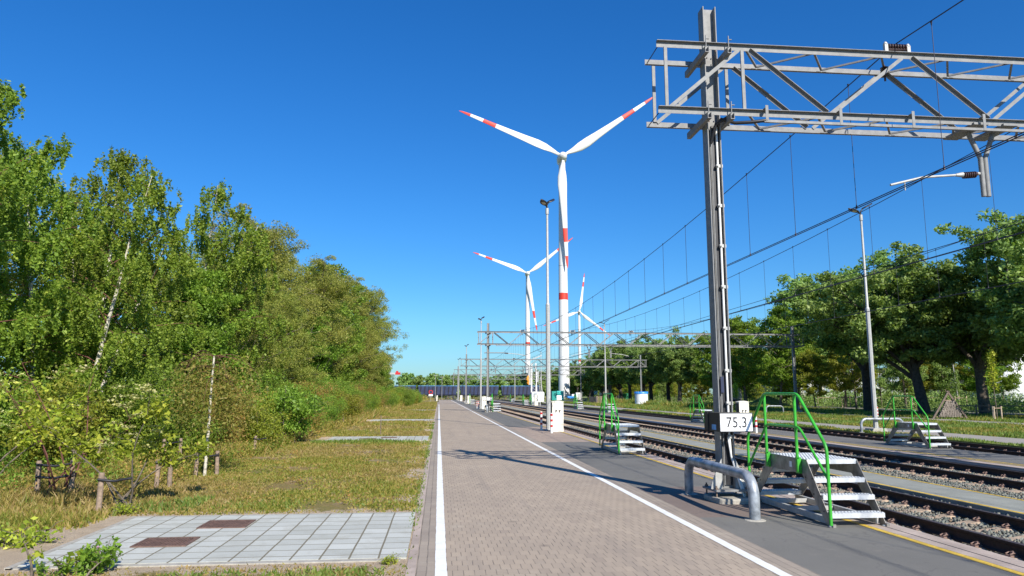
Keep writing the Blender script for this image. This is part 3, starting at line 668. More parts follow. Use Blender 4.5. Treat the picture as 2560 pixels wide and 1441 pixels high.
# kilometre boards
def text_mesh(s, size, m, parent, loc, rot=(math.pi/2, 0, 0), name='lettering', wx=1.):
    cu = bpy.data.curves.new('t', 'FONT'); cu.body = s; cu.size = size; cu.extrude = .0015; cu.offset = .0012; cu.align_x = 'CENTER'; cu.align_y = 'CENTER'; cu.space_character = 1.06
    tmp = bpy.data.objects.new('t', cu); C.objects.link(tmp); bpy.context.view_layer.update()
    dg = bpy.context.evaluated_depsgraph_get(); me = bpy.data.meshes.new_from_object(tmp.evaluated_get(dg)); bpy.data.objects.remove(tmp)
    me.materials.clear(); me.materials.append(M[m])
    o = bpy.data.objects.new(name, me); C.objects.link(o); o.parent = parent; o.location = loc; o.rotation_euler = rot; o.scale = (wx, 1, 1); return o
def km_board(x, y, z, txt, label):
    t = thing('kilometre_board', label, 'sign', (x, y, z), 0, 'kilometre boards on gantry masts')
    b = MB(); b.box(-.285, .285, -.012, .012, -.155, .155); b.build('frame', 'sign_black', t, bevel=.008)
    b = MB(); b.box(-.268, .268, -.016, -.0125, -.138, .138); b.build('panel', 'sign_white', t)
    b = MB(); b.box(-.275, -.262, .012, .66, -.15, .15); b.box(-.29, .28, .46, .475, -.15, .15); b.build('dark_side', 'dark_panel', t)
    b = MB(); b.box(-.2757, -.2752, .15, .33, -.125, -.04); b.build('sticker', 'kiosk_blue', t)
    text_mesh(txt, .235, 'sign_black', t, (.005, -.0175, -.006), wx=.84)
    return t
kb = km_board(4.588, 11.0, 1.261, '75,3', 'black framed white board reading 75,3 on the near mast')
kb.scale = (.955, 1, .965)
km_board(4.80, 69.6, 1.22, '75,2', 'small white board reading 75,2 on the second gantry mast')

# overhead wires
def catenary(x, label, zig=.2):
    t = thing('overhead_line', label, 'overhead wire', (x, 0, 0), 0, 'overhead lines above the tracks')
    gy = [-46]+GY
    me = MB(); co = MB(); co2 = MB(); P = []; Q = []; rest = MB(); nd = 0
    for i in range(len(gy)-1):
        a, b_ = gy[i], gy[i+1]; N = 14
        for k in range(N+(i == len(gy)-2)):
            u = k/N; y = a+(b_-a)*u; z = 7.86-1.12*(1-(2*u-1)**2); P.append((0, y-.34, z))
            Q.append((0, y, 5.27-.03*math.sin(math.pi*u)))
        n = int((b_-a)/2.42)
        for k in range(n):
            u = (k+.5)/n; y = a+(b_-a)*u; zt = 7.86-1.12*(1-(2*u-1)**2)
            if y < 0: continue
            nd += 1; d = MB() if nd <= 90 else rest
            d.tube([(0, y, 5.27), (0, y, zt)], .0065, 4, False); d.tube([(-.0, y, 5.25), (0, y, 5.33)], [.022, .008], 5); d.tube([(0, y, zt-.06), (0, y, zt+.02)], [.006, .02], 5)
            if nd <= 90: d.build('dropper', 'wire', t)
    if rest.v: rest.build('dropper', 'wire', t)['kind'] = 'stuff'
    me.tube(P, .011, 5); me.build('messenger_wire', 'wire', t)
    co.tube([(-.035, q[1], q[2]) for q in Q], .0095, 5); co.build('contact_wire', 'wire', t)
    co2.tube([(.035, q[1], q[2]) for q in Q], .0095, 5); co2.build('contact_wire', 'wire', t)
    return t
catenary(8.0, 'overhead line with droppers above the track nearest the road')
catenary(12.92, 'overhead line with droppers above the middle track')
catenary(18.55, 'overhead line with droppers above the track by the grass')
b = MB(); b.tube([(13.6, -46, 5.95), (13.6, 11.7, 5.7), (13.3, 40, 5.5), (13.1, 70, 5.6), (13.1, 126, 5.7), (13.1, 181, 5.8)], .010, 5); tag(b.build('feeder_wire', 'wire'), 'single thin wire without droppers beside the middle overhead line', 'overhead wire')

# ------------------------------------------------------------------ pipe guards
def hoop(name, label, loc, length, z, r, rz=0, flange=True, m='galvanised_pipe', group='steel pipe guards'):
    t = thing(name, label, 'guard rail', loc, rz, group)
    L_ = length/2; br = .27; pts = [(0, -L_, .0), (0, -L_, z-br)]
    for k in range(1, 8): a = math.pi/2*k/8; pts.append((0, -L_+br*(1-math.cos(a)), z-br+br*math.sin(a)))
    pts += [(0, -L_+br, z)]
    q = [(0, -p[1], p[2]) for p in reversed(pts)]
    b = MB(); b.tube(pts+q, r, 18); b.build('pipe', m, t)
    if flange:
        for s in (-1, 1): b = MB(); b.lathe((0, s*L_, 0), [(r+.07, .0), (r+.065, .006), (r+.01, .012)], 18, smooth=False); b.build('collar', 'concrete', t)
    return t
h0 = hoop('pipe_guard', 'thick bent steel pipe guard in front of the nearest mast', (4.30, 11.12, 0), 2.62, .575, .074)
dup(h0, 'small grey pipe guard at the foot of the second gantry mast', (4.45, 68.9, 0))
hoop('pipe_guard', 'grey pipe guard round the lamp post beyond the third track', (20.95, 33.0, -.1), 2.1, .62, .06, R(90))
hoop('pipe_guard', 'low pipe guard far off in the field near the mound', (30.4, 64, -.1), 1.6, .7, .06, R(90))

# ------------------------------------------------------------------ access steps
def tube_path(b, pts, r, rad=.10):
    out = [Vector(pts[0])]
    for i in range(1, len(pts)-1):
        a, p, c = Vector(pts[i-1]), Vector(pts[i]), Vector(pts[i+1]); d1 = (a-p); d2 = (c-p); rr = min(rad, d1.length*.4, d2.length*.4)
        s, e = p+d1.normalized()*rr, p+d2.normalized()*rr
        for k in range(5): u = k/4; out.append(s*(1-u)**2+p*2*u*(1-u)+e*u*u)
    out.append(Vector(pts[-1])); b.tube(out, r, 10)
def tread(b, x0, x1, y0, y1, z):
    b.box(x0, x1, y0, y1, z-.008, z); b.box(x0, x1, y0, y0+.006, z-.06, z-.008); b.box(x0, x1, y1-.006, y1, z-.06, z-.008)
    nx = int((x1-x0)/.045); ny = max(2, int((y1-y0)/.05))
    for i in range(nx):
        for j in range(ny):
            x = x0+.02+i*.045+(j % 2)*.012; y = y0+.02+j*.05
            if y+.03 < y1 and x+.022 < x1: b.box(x, x+.022, y, y+.026, z, z+.006)
def steps(label, loc):
    t = thing('access_steps', label, 'steps', loc, 0, 'access steps with green handrails')
    Wd = .73; LEN = 2.42; a0, a1 = .60, 1.72       # platform span in y
    for x in (0, Wd):
        b = MB(); X0, X1 = (x, x+.008)
        # sloping side plates with a deep top web
        b.prism([(-.03, .0), (.12, .0), (.72, .60), (1.60, .60), (2.30, .0), (2.45, .0), (a1+.02, .80), (a0-.02, .80)], 'x', X0, X1)
        b.prism([(-.03, .0), (.12, .0), (.12, .04), (-.03, .04)], 'x', X0-.002, X1+.03)
        o = b.build('side_plate', 'aluminium_plate', t)
        bo = MB()
        for (y, z) in ((.16, .17), (.22, .36), (.40, .36), (.42, .56), (.60, .56), (.05, .17), (1.9, .56), (2.05, .36), (2.22, .17)): bo.tube([(x-.006, y+.02, z), (x+.013, y+.02, z)], .010, 6)
        bo.build('bolt', 'sign_black', o)
    b = MB(); tread(b, .01, Wd, a0-.02, a1, .80); b.build('platform', 'tread_metal', t)
    for z, y in ((.60, .40), (.40, .20), (.20, .0)):
        b = MB(); tread(b, .01, Wd, y, y+.20, z-.03); b.build('tread', 'tread_metal', t)
        b = MB(); tread(b, .01, Wd, LEN-y-.22, LEN-y-.02, z-.03); b.build('tread', 'tread_metal', t)
    # base frame
    b = MB(); b.box(.01, .06, .12, 2.3, .02, .10); b.box(Wd-.06, Wd-.01, .12, 2.3, .02, .10)
    for y in (.5, 1.15, 1.9): b.box(.06, Wd-.06, y, y+.05, .03, .09)
    b.build('base_frame', 'light_steel', t)
    for x in (0, Wd):
        for y in (.03, 2.38):
            b = MB(); b.lathe((x+.01, y, -.0), [(.04, 0), (.04, .012), (.012, .02), (.012, .05)], 8); b.build('foot', 'light_steel', t)
    x = -.035
    b = MB(); tube_path(b, [(x, -.04, .03), (x, -.04, 1.02), (x, .66, 1.70), (x, 1.74, 1.70), (x, 2.40, 1.02), (x, 2.40, .08)], .0215)
    b.build('handrail', 'green_paint', t)
    b = MB(); tube_path(b, [(x, -.04, .60), (x, .66, 1.24), (x, 1.68, 1.24), (x, 2.38, .56)], .0185); b.build('mid_rail', 'green_paint', t)
    for y in (.76, 1.72):
        b = MB(); b.tube([(x, y, .62), (x, y, 1.69)], .0215, 10); o = b.build('rail_post', 'green_paint', t)
        b = MB(); b.box(x-.004, -.004, y-.05, y+.05, .60, .82); b.box(x-.03, x+.03, y-.055, y-.045, .62, .80); b.build('bracket', 'green_paint', o)
    b = MB(); b.box(-.004, -.001, 1.0, 1.07, .66, .74); b.build('sticker', 'sign_white', t)
    return t
s0 = steps('nearest steps with a green handrail, beside the big mast and pipe guard', (5.06, 9.20, 0))
st = [((5.10, 20.45, 0), 'second steps with a green handrail, straddling the yellow line past the shadow'), ((5.10, 68.6, 0), 'third steps with a green handrail on the near platform, by the 75,2 board'),
      ((5.08, 118.5, 0), 'far steps with a green handrail on the near platform, at the third gantry'),
      ((16.02, 22.7, -.08), 'nearest steps with a green handrail on the middle platform, below the large trees'), ((16.05, 43.2, -.08), 'steps with a green handrail on the middle platform, just left of the big mast'),
      ((16.05, 84, -.08), 'steps with a green handrail on the middle platform, in front of the black crates'), ((18.05-1.9, 69, -.08), 'steps on the middle platform seen right behind the second near steps'),
      ((15.0, 118, -.08), 'steps with a green handrail beside the lift tower, right one'), ((13.9-.05, 118.5, -.10), 'steps with a green handrail beside the lift tower, left one'),
      ((15.6, 158, -.08), 'farthest steps with a green handrail on the middle platform')]
for loc, lb in st: dup(s0, lb, loc)

# ------------------------------------------------------------------ lamp posts
def lamp(label, loc, h, hex_=True):
    t = thing('lamp_post', label, 'lamp post', loc, 0, 'tall twin-headed lamp posts')
    b = MB(); zs = .55*h; b.tube([(0,0,.0),(0,0,zs)], [.115, .105], 8, mi=0); 
    for i in range(len(b.sm)): b.sm[i] = False
    b.build('lower_pole', 'light_steel', t)
    b = MB(); b.tube([(0,0,zs),(0,0,zs+.12),(0,0,h-.35)], [.11, .068, .055], 12); b.build('upper_pole', 'light_steel', t)
    b = MB(); b.tube([(0,0,h-.35),(0,0,h-.05)], .085, 10); b.build('collar', 'light_steel', t)
    b = MB(); b.box(-.2, .2, -.2, .2, .0, .03); 
    for a in range(4): b.prism([(.1, .03), (.19, .03), (.1, .3)], 'y', -.006, .006) if a == 0 else None
    b.build('base_plate', 'light_steel', t)
    for k, (az, tilt, up) in enumerate(((R(238), R(14), .10), (R(50), R(28), .30))):
        d = Vector((math.cos(az), math.sin(az), 0)); arm0 = Vector((0, 0, h-.1)); arm1 = Vector((0,0,h-.05+up))+d*.12
        b = MB(); b.tube([arm0, Vector((0,0,h-.1+up*.8)), arm1], .035, 8)
        hd = b.build('luminaire_arm', 'black_plastic', t)
        # leaf-shaped flat LED head
        dd = (d*math.cos(tilt)+Vector((0,0,math.sin(tilt)))).normalized(); sd_ = Vector((-d.y, d.x, 0)); nn = dd.cross(sd_)
        out = [(0, .06), (.12, .15), (.28, .19), (.45, .15), (.58, .07), (.66, .0)]
        prof = out+[(a, -w) for a, w in reversed(out[:-1])]
        b = MB(); n = len(prof); vs = [arm1+dd*a+sd_*w-nn*.0 for a, w in prof]+[arm1+dd*a+sd_*w*.8+nn*.06*(-1 if nn.z < 0 else 1) for a, w in prof]
        b.add(vs, [tuple(range(n-1, -1, -1)), tuple(range(n, 2*n))]+[(i, (i+1) % n, (i+1) % n+n, i+n) for i in range(n)])
        he = b.build('luminaire', 'black_plastic', t, bevel=.01)
        sgn = 1 if nn.z < 0 else -1
        b = MB(); lp = [(.16, .09), (.42, .09), (.42, -.09), (.16, -.09)]; o_ = nn*(.003*sgn); vs = [arm1+dd*a+sd_*w+o_ for a, w in lp]+[arm1+dd*a+sd_*w+o_*2.5 for a, w in lp]
        b.add(vs, [(0,1,2,3),(7,6,5,4)]+[(i, (i+1) % 4, (i+1) % 4+4, i+4) for i in range(4)]); b.build('lens', 'lens', he)
    return t
L0 = lamp('nearest tall lamp post, beside the cream cabinet', (5.24, 34.8, 0), 10.9)
for loc, lb, s in (((4.85, 85, 0), 'second tall lamp post along the near platform', .94), ((4.70, 126.6, 0), 'third tall lamp post along the near platform', .90), ((4.75, 176, 0), 'fourth tall lamp post along the near platform', .9),
                   ((20.75, 33.2, -.02), 'tall lamp post standing beyond the third track, before the large trees', .97), ((20.8, 90, -.1), 'tall lamp post beyond the third track, seen above the second steps', .97),
                   ((20.8, 148, -.1), 'tall lamp post beyond the third track, left of the big turbine tower', .95), ((20.8, 200, -.1), 'farthest tall lamp post beyond the third track', .95)):
    dup(L0, lb, loc, R(-48) if loc[0] > 20 else 0, s)
b = MB(); b.prism([(20.35, -.1), (21.15, -.1), (21.08, .08), (20.42, .08)], 'y', 32.85, 33.55); tag(b.build('lamp_footing', 'concrete', bevel=.02), 'concrete block under the lamp post beyond the third track', 'footing')
def street_lamp(label, loc, h, arm=.9, two=False):
    t = thing('street_lamp', label, 'lamp post', loc, 0)
    b = MB(); b.tube([(0,0,0),(0,0,h)], [.09, .05], 8); b.build('pole', 'galvanised', t)
    b = MB(); b.box(0, arm, -.06, .06, h-.02, h+.06)
    if two: b.box(-arm, 0, -.06, .06, h-.02, h+.06)
    b.build('lamp_head', 'light_steel', t)
    return t
street_lamp('thin pale street lamp with one arm in front of the cream warehouse', (88.1, 158, -.1), 10.2, 2.2)
street_lamp('slim twin street lamp left of the road end, by the blue wagons', (-.83, 176, 0), 6.1, .5, True)
street_lamp('slim twin street lamp straight at the road end, by the blue wagons', (.75, 182, 0), 5.8, .5, True)
t = thing('flag_pole', 'thin white pole between the two big trunks on the right', 'pole', (62, 82, -.1)); b = MB(); b.tube([(0,0,0),(-.5,0,7.2)], [.07, .05], 8); b.build('pole', 'light_steel', t)

# ------------------------------------------------------------------ cabinets, bollards
def cabinet(label, loc, w, d, h, marks='lightning'):
    t = thing('control_cabinet', label, 'cabinet', loc, 0, 'cream control cabinets on the platforms')
    b = MB(); b.box(0, w, 0, d, .32, h-.03); b.build('body', 'cabinet_cream', t, bevel=.01)
    b = MB(); b.box(.008, w-.008, .006, d, 0, .315); b.build('plinth', 'cabinet_cream', t)
    b = MB(); b.prism([(-.02, h-.03), (w+.02, h-.03), (w+.02, h-.01), (w/2, h+.03), (-.02, h-.01)], 'y', -.02, d+.02); b.build('lid', 'cabinet_cream', t)
    b = MB(); b.box(-.003, -.0005, .03, d-.03, .36, h-.08); b.build('dark_side', 'dark_panel', t)  # dark sheet paints the shade on the cabinet's left face
    z = h*.68
    for k, x in enumerate((w*.36, w*.66)):
        b = MB(); y0, y1 = -.006, -.001
        b.prism([(x-.05, z+.08), (x-.035, z+.08), (x-.03, z+.02), (x+.05, z+.03), (x+.05, z+.045), (x, z+.05), (x+.0, z-.01), (x-.01, z-.09), (x-.03, z-.08), (x-.045, z)], 'y', y0, y1)
        b.build('pictogram', 'sign_black', t)
    return t
cb = cabinet('nearest cream control cabinet with two black symbols, behind a red and white bollard', (5.13, 32.96, 0), .52, .40, 1.36)
dup(cb, 'cream control cabinet partly hidden behind the 75,3 board', (14.46, 34.2, -.08), 0, (.94, 1, 1.04))
dup(cb, 'cream control cabinet just left of the second gantry mast', (4.85, 82.5, 0), 0, (1.1, 1, 1.03))
dup(cb, 'cream control cabinet at the foot of the third lamp post', (5.0, 128, 0), 0, 1)
dup(cb, 'farthest cream cabinet on the near platform', (5.0, 172, 0), 0, 1)
dup(cb, 'narrow cream cabinet with a white board on the middle platform far off', (14.7, 112, -.08), 0, (1.1, 1, 1.2))
b = MB(); b.prism([(15.1, .85), (16.1, .95), (16.2, 1.9), (15.3, 1.8)], 'y', 111.7, 111.75); b.box(15.5, 15.56, 111.75, 111.8, -.08, 1.2); tag(b.build('notice_board', 'sign_white'), 'tilted white board beside the narrow far cabinet', 'sign')
b = MB(); b.box(14.6, 15.2, 90.0, 90.2, .92, 1.5); b.box(14.85, 14.95, 90.2, 90.26, -.08, 1.3); o = tag(b.build('notice_board', 'sign_white', bevel=.01), 'small white board with dark marks just above the near cream cabinet', 'sign')
b = MB()
for i, (x, z) in enumerate(((14.7, 1.3), (14.8, 1.24), (14.95, 1.32), (14.68, 1.08), (14.86, 1.12), (15.0, 1.04))): b.box(x, x+.07, 89.985, 89.997, z, z+.07+.03*(i % 2))
b.build('marking', 'sign_black', o)
def bollard(label, loc, h=.86, r=.055):
    t = thing('bollard', label, 'bollard', loc, 0, 'red and white bollards')
    b = MB(); b.tube([(0,0,0),(0,0,h-.02)], r, 14); b.build('post', 'white_paint', t)
    b = MB(); b.lathe((0,0,h-.02), [(r, 0), (r*.7, .02), (.005, .03)], 14); b.build('cap', 'white_paint', t)
    for z in (.26, .50, .74): b = MB(); b.tube([(0,0,z),(0,0,z+.095)], r+.003, 14, True); b.build('band', 'bollard_red', t)
    return t
bo = bollard('red and white bollard right in front of the near cream cabinet', (4.93, 31.9, 0))
for loc, lb in (((4.83, 34.4, 0), 'shaded red and white bollard left of the near lamp post'), ((14.55, 32.6, -.08), 'red and white bollard between the green rails of the near steps'),
                ((32.2, 51.2, -.1), 'small red and white bollard left of the tall lamp post beyond the tracks'), ((4.55, 84.2, 0), 'far red and white bollard left of the second lamp post'), ((4.5, 86.6, 0), 'far red and white bollard behind the second lamp post')):
    dup(bo, lb, loc)
t = thing('bollard', 'yellowish bollard at the left edge of the road end', 'bollard', (-.45, 175, 0)); b = MB(); b.tube([(0,0,0),(0,0,.9),(.1,0,1.35)], [.17, .17, .12], 10); b.build('post', 'cabinet_cream', t)
b = MB(); b.tube([(-2.38, 31.0, 0), (-2.38, 31.0, .82)], .018, 6); tag(b.build('marker_post', 'old_wood'), 'thin dark marker post at the second slab pavement', 'post')
t = thing('road_sign', 'round red sign above a white plate left of the road end', 'sign', (-1.62, 150, 0))
b = MB(); b.tube([(0,.05,0),(0,.05,2.4)], .03, 6); b.build('pole', 'light_steel', t)
b = MB(); b.tube([(0,0,2.05),(0,-.03,2.05)], .42, 20); b.build('disc', 'bollard_red', t); b = MB(); b.tube([(0,-.032,2.05),(0,-.04,2.05)], .29, 20); b.build('disc_centre', 'navy', t)
b = MB(); b.box(-.42, .42, -.03, 0, 1.25, 1.58); b.build('plate', 'sign_white', t)

# ------------------------------------------------------------------ wind turbines
def blade_mesh(Lb):
    b = MB(); st = [(0,.022,.022,0),(.03,.024,.023,0),(.09,.045,.022,24),(.16,.070,.018,20),(.24,.074,.015,16),(.36,.058,.012,11),(.5,.046,.009,7),(.66,.036,.007,4),(.8,.029,.0055,2),(.9,.023,.004,1),(.965,.014,.003,0),(1.,.003,.001,0)]
    cuts = [.64, .765, .89]
    def interp(r):
        for i in range(len(st)-1):
            if st[i][0] <= r <= st[i+1][0]:
                u = (r-st[i][0])/(st[i+1][0]-st[i][0]); return [st[i][k]*(1-u)+st[i+1][k]*u for k in range(1, 4)]
    rr = sorted(set([s[0] for s in st]+cuts)); n = 12; vs = []
    for r in rr:
        c, th, tw = interp(r); tw = R(tw)
        for k in range(n):
            a = 2*math.pi*k/n; x = 1.14*c/2*math.cos(a)+(c*.22 if r > .05 else 0); y = th/2*math.sin(a)*(1+.4*math.cos(a))
            vs.append(((x*math.cos(tw)-y*math.sin(tw))*Lb, (x*math.sin(tw)+y*math.cos(tw))*Lb, r*Lb))
    fs = []; 
    for i in range(len(rr)-1):
        red = (.64 <= (rr[i]+rr[i+1])/2 <= .765) or (rr[i]+rr[i+1])/2 > .89
        b2 = [(i*n+k, i*n+(k+1) % n, (i+1)*n+(k+1) % n, (i+1)*n+k) for k in range(n)]
        for f in b2: fs.append((f, 1 if red else 0))
    k0 = len(b.v); b.v += vs
    for f, mi in fs: b.f.append(list(f)); b.m.append(mi); b.sm.append(True)
    return b
def turbine(label, loc, az, ang, bl=None, hub=87.5):
    t = thing('wind_turbine', label, 'wind turbine', loc, az, 'white three-bladed wind turbines')
    b = MB(); zt = hub-1.6
    prof = [(0, 2.0), (.3, 2.0)]
    zz = [0, 35.4, 37.9, 48, zt]; rad = lambda z: 2.05-(2.05-1.22)*(z/zt)
    b.tube([(0,0,z) for z in zz], [rad(z) for z in zz], 32, mi=0)
    for i in range(32, 64): b.m[i] = 1
    b.build('tower', ['turbine_white', 'red_paint'], t)
    b = MB(); b.tube([(0,0,48-.08),(0,0,48+.08)], rad(48)+.05, 32); b.build('tower_joint', 'light_steel', t)
    b = MB(); b.box(-.5, .5, -2.03, -1.9, .9, 3.1); b.build('door', 'building_grey', t)
    b = MB(); b.tube([(0,-2.2,hub),(0,-1.5,hub+.1),(0,1,hub+.2),(0,4.5,hub+.2),(0,5.4,hub+.1)], [1.35, 1.75, 1.85, 1.5, .5], 20); b.build('nacelle', 'turbine_white', t)
    h = bpy.data.objects.new('rotor', None)
    b = MB(); b.tube([(0,-2.4,0),(0,-3.0,0),(0,-4.2,0),(0,-4.9,0),(0,-5.2,0)], [1.3, 1.6, 1.4, .75, .1], 20); sp = b.build('hub', 'turbine_white', t); sp.location = (0, 0, hub)
    for a in ang:
        o = bpy.data.objects.new('blade', BL); C.objects.link(o); o.parent = sp
        o.location = (math.cos(R(a))*.9, -3.4, math.sin(R(a))*.9); o.rotation_euler = (0, R(90-a), 0)
    return t
_b = blade_mesh(41).build('blade', ['turbine_white', 'red_paint']); BL = _b.data; bpy.data.objects.remove(_b)
turbine('largest white wind turbine with red-banded blades, right of the lamp post', (44.4, 257, -.1), R(-4), (156, 34.4, 271.9), hub=88.4)
turbine('medium wind turbine behind, its tower left of the big one', (62, 508, -.1), R(-4), (159, 39, 279), hub=86.6)
turbine('smallest and farthest wind turbine, right of the big tower', (147.6, 757, -.1), R(-4), (82, 202, 322), hub=88.2)
#VEG
# ------------------------------------------------------------------ vegetation
def leaves_from(P, size, rs, flat=.0, aspect=.62, axis=None, jit=.35):
    """rhombus leaves (4 corners each) at points P"""
    n = len(P); s = size*(1+jit*rs.normal(size=n)).clip(.4, 1.8)
    nrm = rs.normal(size=(n, 3)); nrm[:, 2] += flat; nrm /= np.linalg.norm(nrm, axis=1)[:, None]
    a = rs.normal(size=(n, 3)) if axis is None else np.tile(np.array(axis, float), (n, 1))+rs.normal(size=(n, 3))*.45
    u = np.cross(nrm, a); u /= np.linalg.norm(u, axis=1)[:, None]+1e-9; v = np.cross(nrm, u)
    s = s[:, None]; 
    V = np.stack([P+v*s*.6, P+u*s*.5*aspect, P-v*s*.5, P-u*s*.5*aspect], 1)
    return V.reshape(-1, 3)
class Tree:
    def __init__(t, seed): t.rs = np.random.RandomState(seed); t.b = MB(); t.tw = []
    def limb(t, p0, d0, L, r0, r1, grav=0., wob=.12, n=7, sides=7, up=0., mi=0):
        """curved tapering limb; returns its points"""
        p = np.array(p0, float); d = np.array(d0, float); d /= np.linalg.norm(d); pts = [p.copy()]
        for k in range(n):
            d = d+np.array([0, 0, -grav+up])/n+t.rs.normal(size=3)*wob/math.sqrt(n); d /= np.linalg.norm(d)
            p = p+d*L/n; pts.append(p.copy())
        t.b.tube([tuple(q) for q in pts], [r0+(r1-r0)*k/n for k in range(n+1)], sides, False, mi)
        return np.array(pts)
    @staticmethod
    def at(pts, u):
        x = u*(len(pts)-1); i = min(int(x), len(pts)-2); f = x-i
        return pts[i]*(1-f)+pts[i+1]*f, pts[i+1]-pts[i]
def tree_birch(seed, H=10.5, lean=(0, 0), nleaf=34000, size=.085, Rc=2.5, multi=1):
    t = Tree(seed); rs = t.rs; pts = []
    for s in range(multi):
        tr = t.limb((rs.normal()*.15, rs.normal()*.15, -.1), (lean[0]+rs.normal()*.05*multi, lean[1]+rs.normal()*.05*multi, 1), H*(1-.12*s), .11*H/10, .012, wob=.10, n=12, sides=9)
        nl = 30//multi+8
        for k in range(nl):
            u = .10+.87*(k+rs.rand())/nl; p, d = t.at(tr, u); az = k*2.4+rs.rand(); prof = math.sin(math.pi*min(1, (u*.93+.10)))**.7*(1.1-.35*u)
            L = Rc*prof*rs.uniform(.7, 1.15)+.25; el = .35+.9*u
            lb = t.limb(p, (math.cos(az)*math.cos(el), math.sin(az)*math.cos(el), math.sin(el)), L, .022*(1.1-u)+.007, .003, grav=.9, wob=.25, n=6, sides=5, mi=1)
            for q in range(int(8+L*8)):
                v = rs.uniform(.25, 1) if q > 2 else 1.; pp, dd = t.at(lb, min(v, .999)); pts.append((pp+rs.normal(size=3)*np.array([.2, .2, .12]), rs.uniform(.35, 1.15)*(1.1-.5*u)))
    m = max(8, nleaf//len(pts)); C_ = np.array([p for p, l in pts]); Ls = np.array([l for p, l in pts]); az = rs.uniform(0, 6.28, len(pts))
    out = []
    for j in range(m):
        f = (j+rs.rand(len(pts)))/m
        P = C_.copy(); P[:, 2] -= f*Ls; P[:, 0] += np.cos(az)*.35*np.sin(f*1.5)*Ls; P[:, 1] += np.sin(az)*.35*np.sin(f*1.5)*Ls
        P += rs.normal(size=P.shape)*np.array([.035, .035, .05]); out.append(P)
    P = np.concatenate(out); P = P[P[:, 2] > .25]
    return t.b, leaves_from(P, size, rs, .0, .7)
def tree_round(seed, H=10, Rc=3., base=.12, nleaf=30000, size=.12, clump=.42, nl=26, trunk=.16, top=.8, vase=False, flat=.5, droop=.0, twig=True, aspect=.62):
    t = Tree(seed); rs = t.rs; cl = []
    tr = t.limb((0, 0, -.1), (rs.normal()*.05, rs.normal()*.05, 1), H*.93, trunk, .02, wob=.12, n=10, sides=9)
    for k in range(nl):
        u = base+(.97-base)*(k+rs.rand()*.8)/nl; p, d = t.at(tr, u); az = k*2.4+rs.rand()*.7; w = (u-base)/(1-base)
        prof = (math.sin(math.pi*min(1., .12+w*top))**.6)
        L = Rc*prof*rs.uniform(.7, 1.18)+.2; el = (.25+.75*w) if not vase else (.65+.5*w)
        lb = t.limb(p, (math.cos(az)*math.cos(el), math.sin(az)*math.cos(el), math.sin(el)), L, trunk*.38*(1.15-w), .012, grav=-.25+droop, wob=.35, n=6, sides=5)
        ns = int(3+L*1.7)
        for q in range(ns):
            v = .3+.7*(q+rs.rand())/ns; pp, dd = t.at(lb, min(v, .999)); a2 = rs.uniform(0, 6.28)
            sb = t.limb(pp, (math.cos(a2), math.sin(a2), rs.uniform(-.1, .9)), L*rs.uniform(.22, .4), .012, .004, grav=droop, wob=.3, n=3, sides=4)
            for z in (.5, .85, 1.): cc, _ = t.at(sb, min(z, .999)); cl.append(cc+rs.normal(size=3)*.08)
    cl = np.array(cl); m = max(6, nleaf//len(cl)); r = clump*rs.uniform(.45, 1.25, len(cl))
    out = []
    for j in range(m):
        o = rs.normal(size=(len(cl), 3)); o /= np.linalg.norm(o, axis=1)[:, None]; o *= (rs.rand(len(cl))**.45)[:, None]; o[:, 2] *= .7
        out.append(cl+o*r[:, None])
    P = np.concatenate(out); P = P[P[:, 2] > .05]
    return t.b, leaves_from(P, size, rs, flat, aspect)
def tree_poplar(seed, H=14, cb=5.5, Rc=5., nleaf=42000, size=.24):
    """big old trees: clear twisting trunk, dense flat-bottomed crown"""
    t = Tree(seed); rs = t.rs; cl = []; th = cb*rs.uniform(.75, 1.05)
    ln = rs.normal(size=2)*.05
    tr = t.limb((0, 0, -.2), (ln[0], ln[1], 1), th, .44, .32, wob=.07, n=7, sides=12)
    nb = 8
    for k in range(nb):
        az = k*6.283/nb+rs.rand()*.8; el = rs.uniform(.65, 1.2) if k else 1.5
        lb = t.limb(tr[-1]-np.array([0, 0, rs.uniform(0, 1.2)]), (math.cos(az)*math.cos(el), math.sin(az)*math.cos(el), math.sin(el)), (H-th)*rs.uniform(.72, .95), .19, .03, grav=.05, wob=.35, n=8, sides=7)
        for q in range(14):
            v = .18+.78*(q+rs.rand())/11; pp, dd = t.at(lb, min(v, .999)); a2 = rs.uniform(0, 6.28); e2 = rs.uniform(-.35, .8)
            sb = t.limb(pp, (math.cos(a2)*math.cos(e2), math.sin(a2)*math.cos(e2), math.sin(e2)), rs.uniform(1.2, 2.9)*Rc/5, .05, .012, grav=.1, wob=.4, n=5, sides=5)
            for z in np.linspace(.35, 1, 6): cc, _ = t.at(sb, min(z, .999)); cl.append(cc+rs.normal(size=3)*.3)
    cl = np.array(cl); cl = cl[cl[:, 2] > cb*.86]
    r = rs.uniform(.35, .95, len(cl)); m = max(6, nleaf//len(cl)); out = []
    for j in range(m):
        o = rs.normal(size=(len(cl), 3)); o /= np.linalg.norm(o, axis=1)[:, None]; o *= (rs.rand(len(cl))**.4)[:, None]; o[:, 2] *= .65
        out.append(cl+o*r[:, None])
    P = np.concatenate(out)
    return t.b, leaves_from(P, size, rs, 1.1, .6)
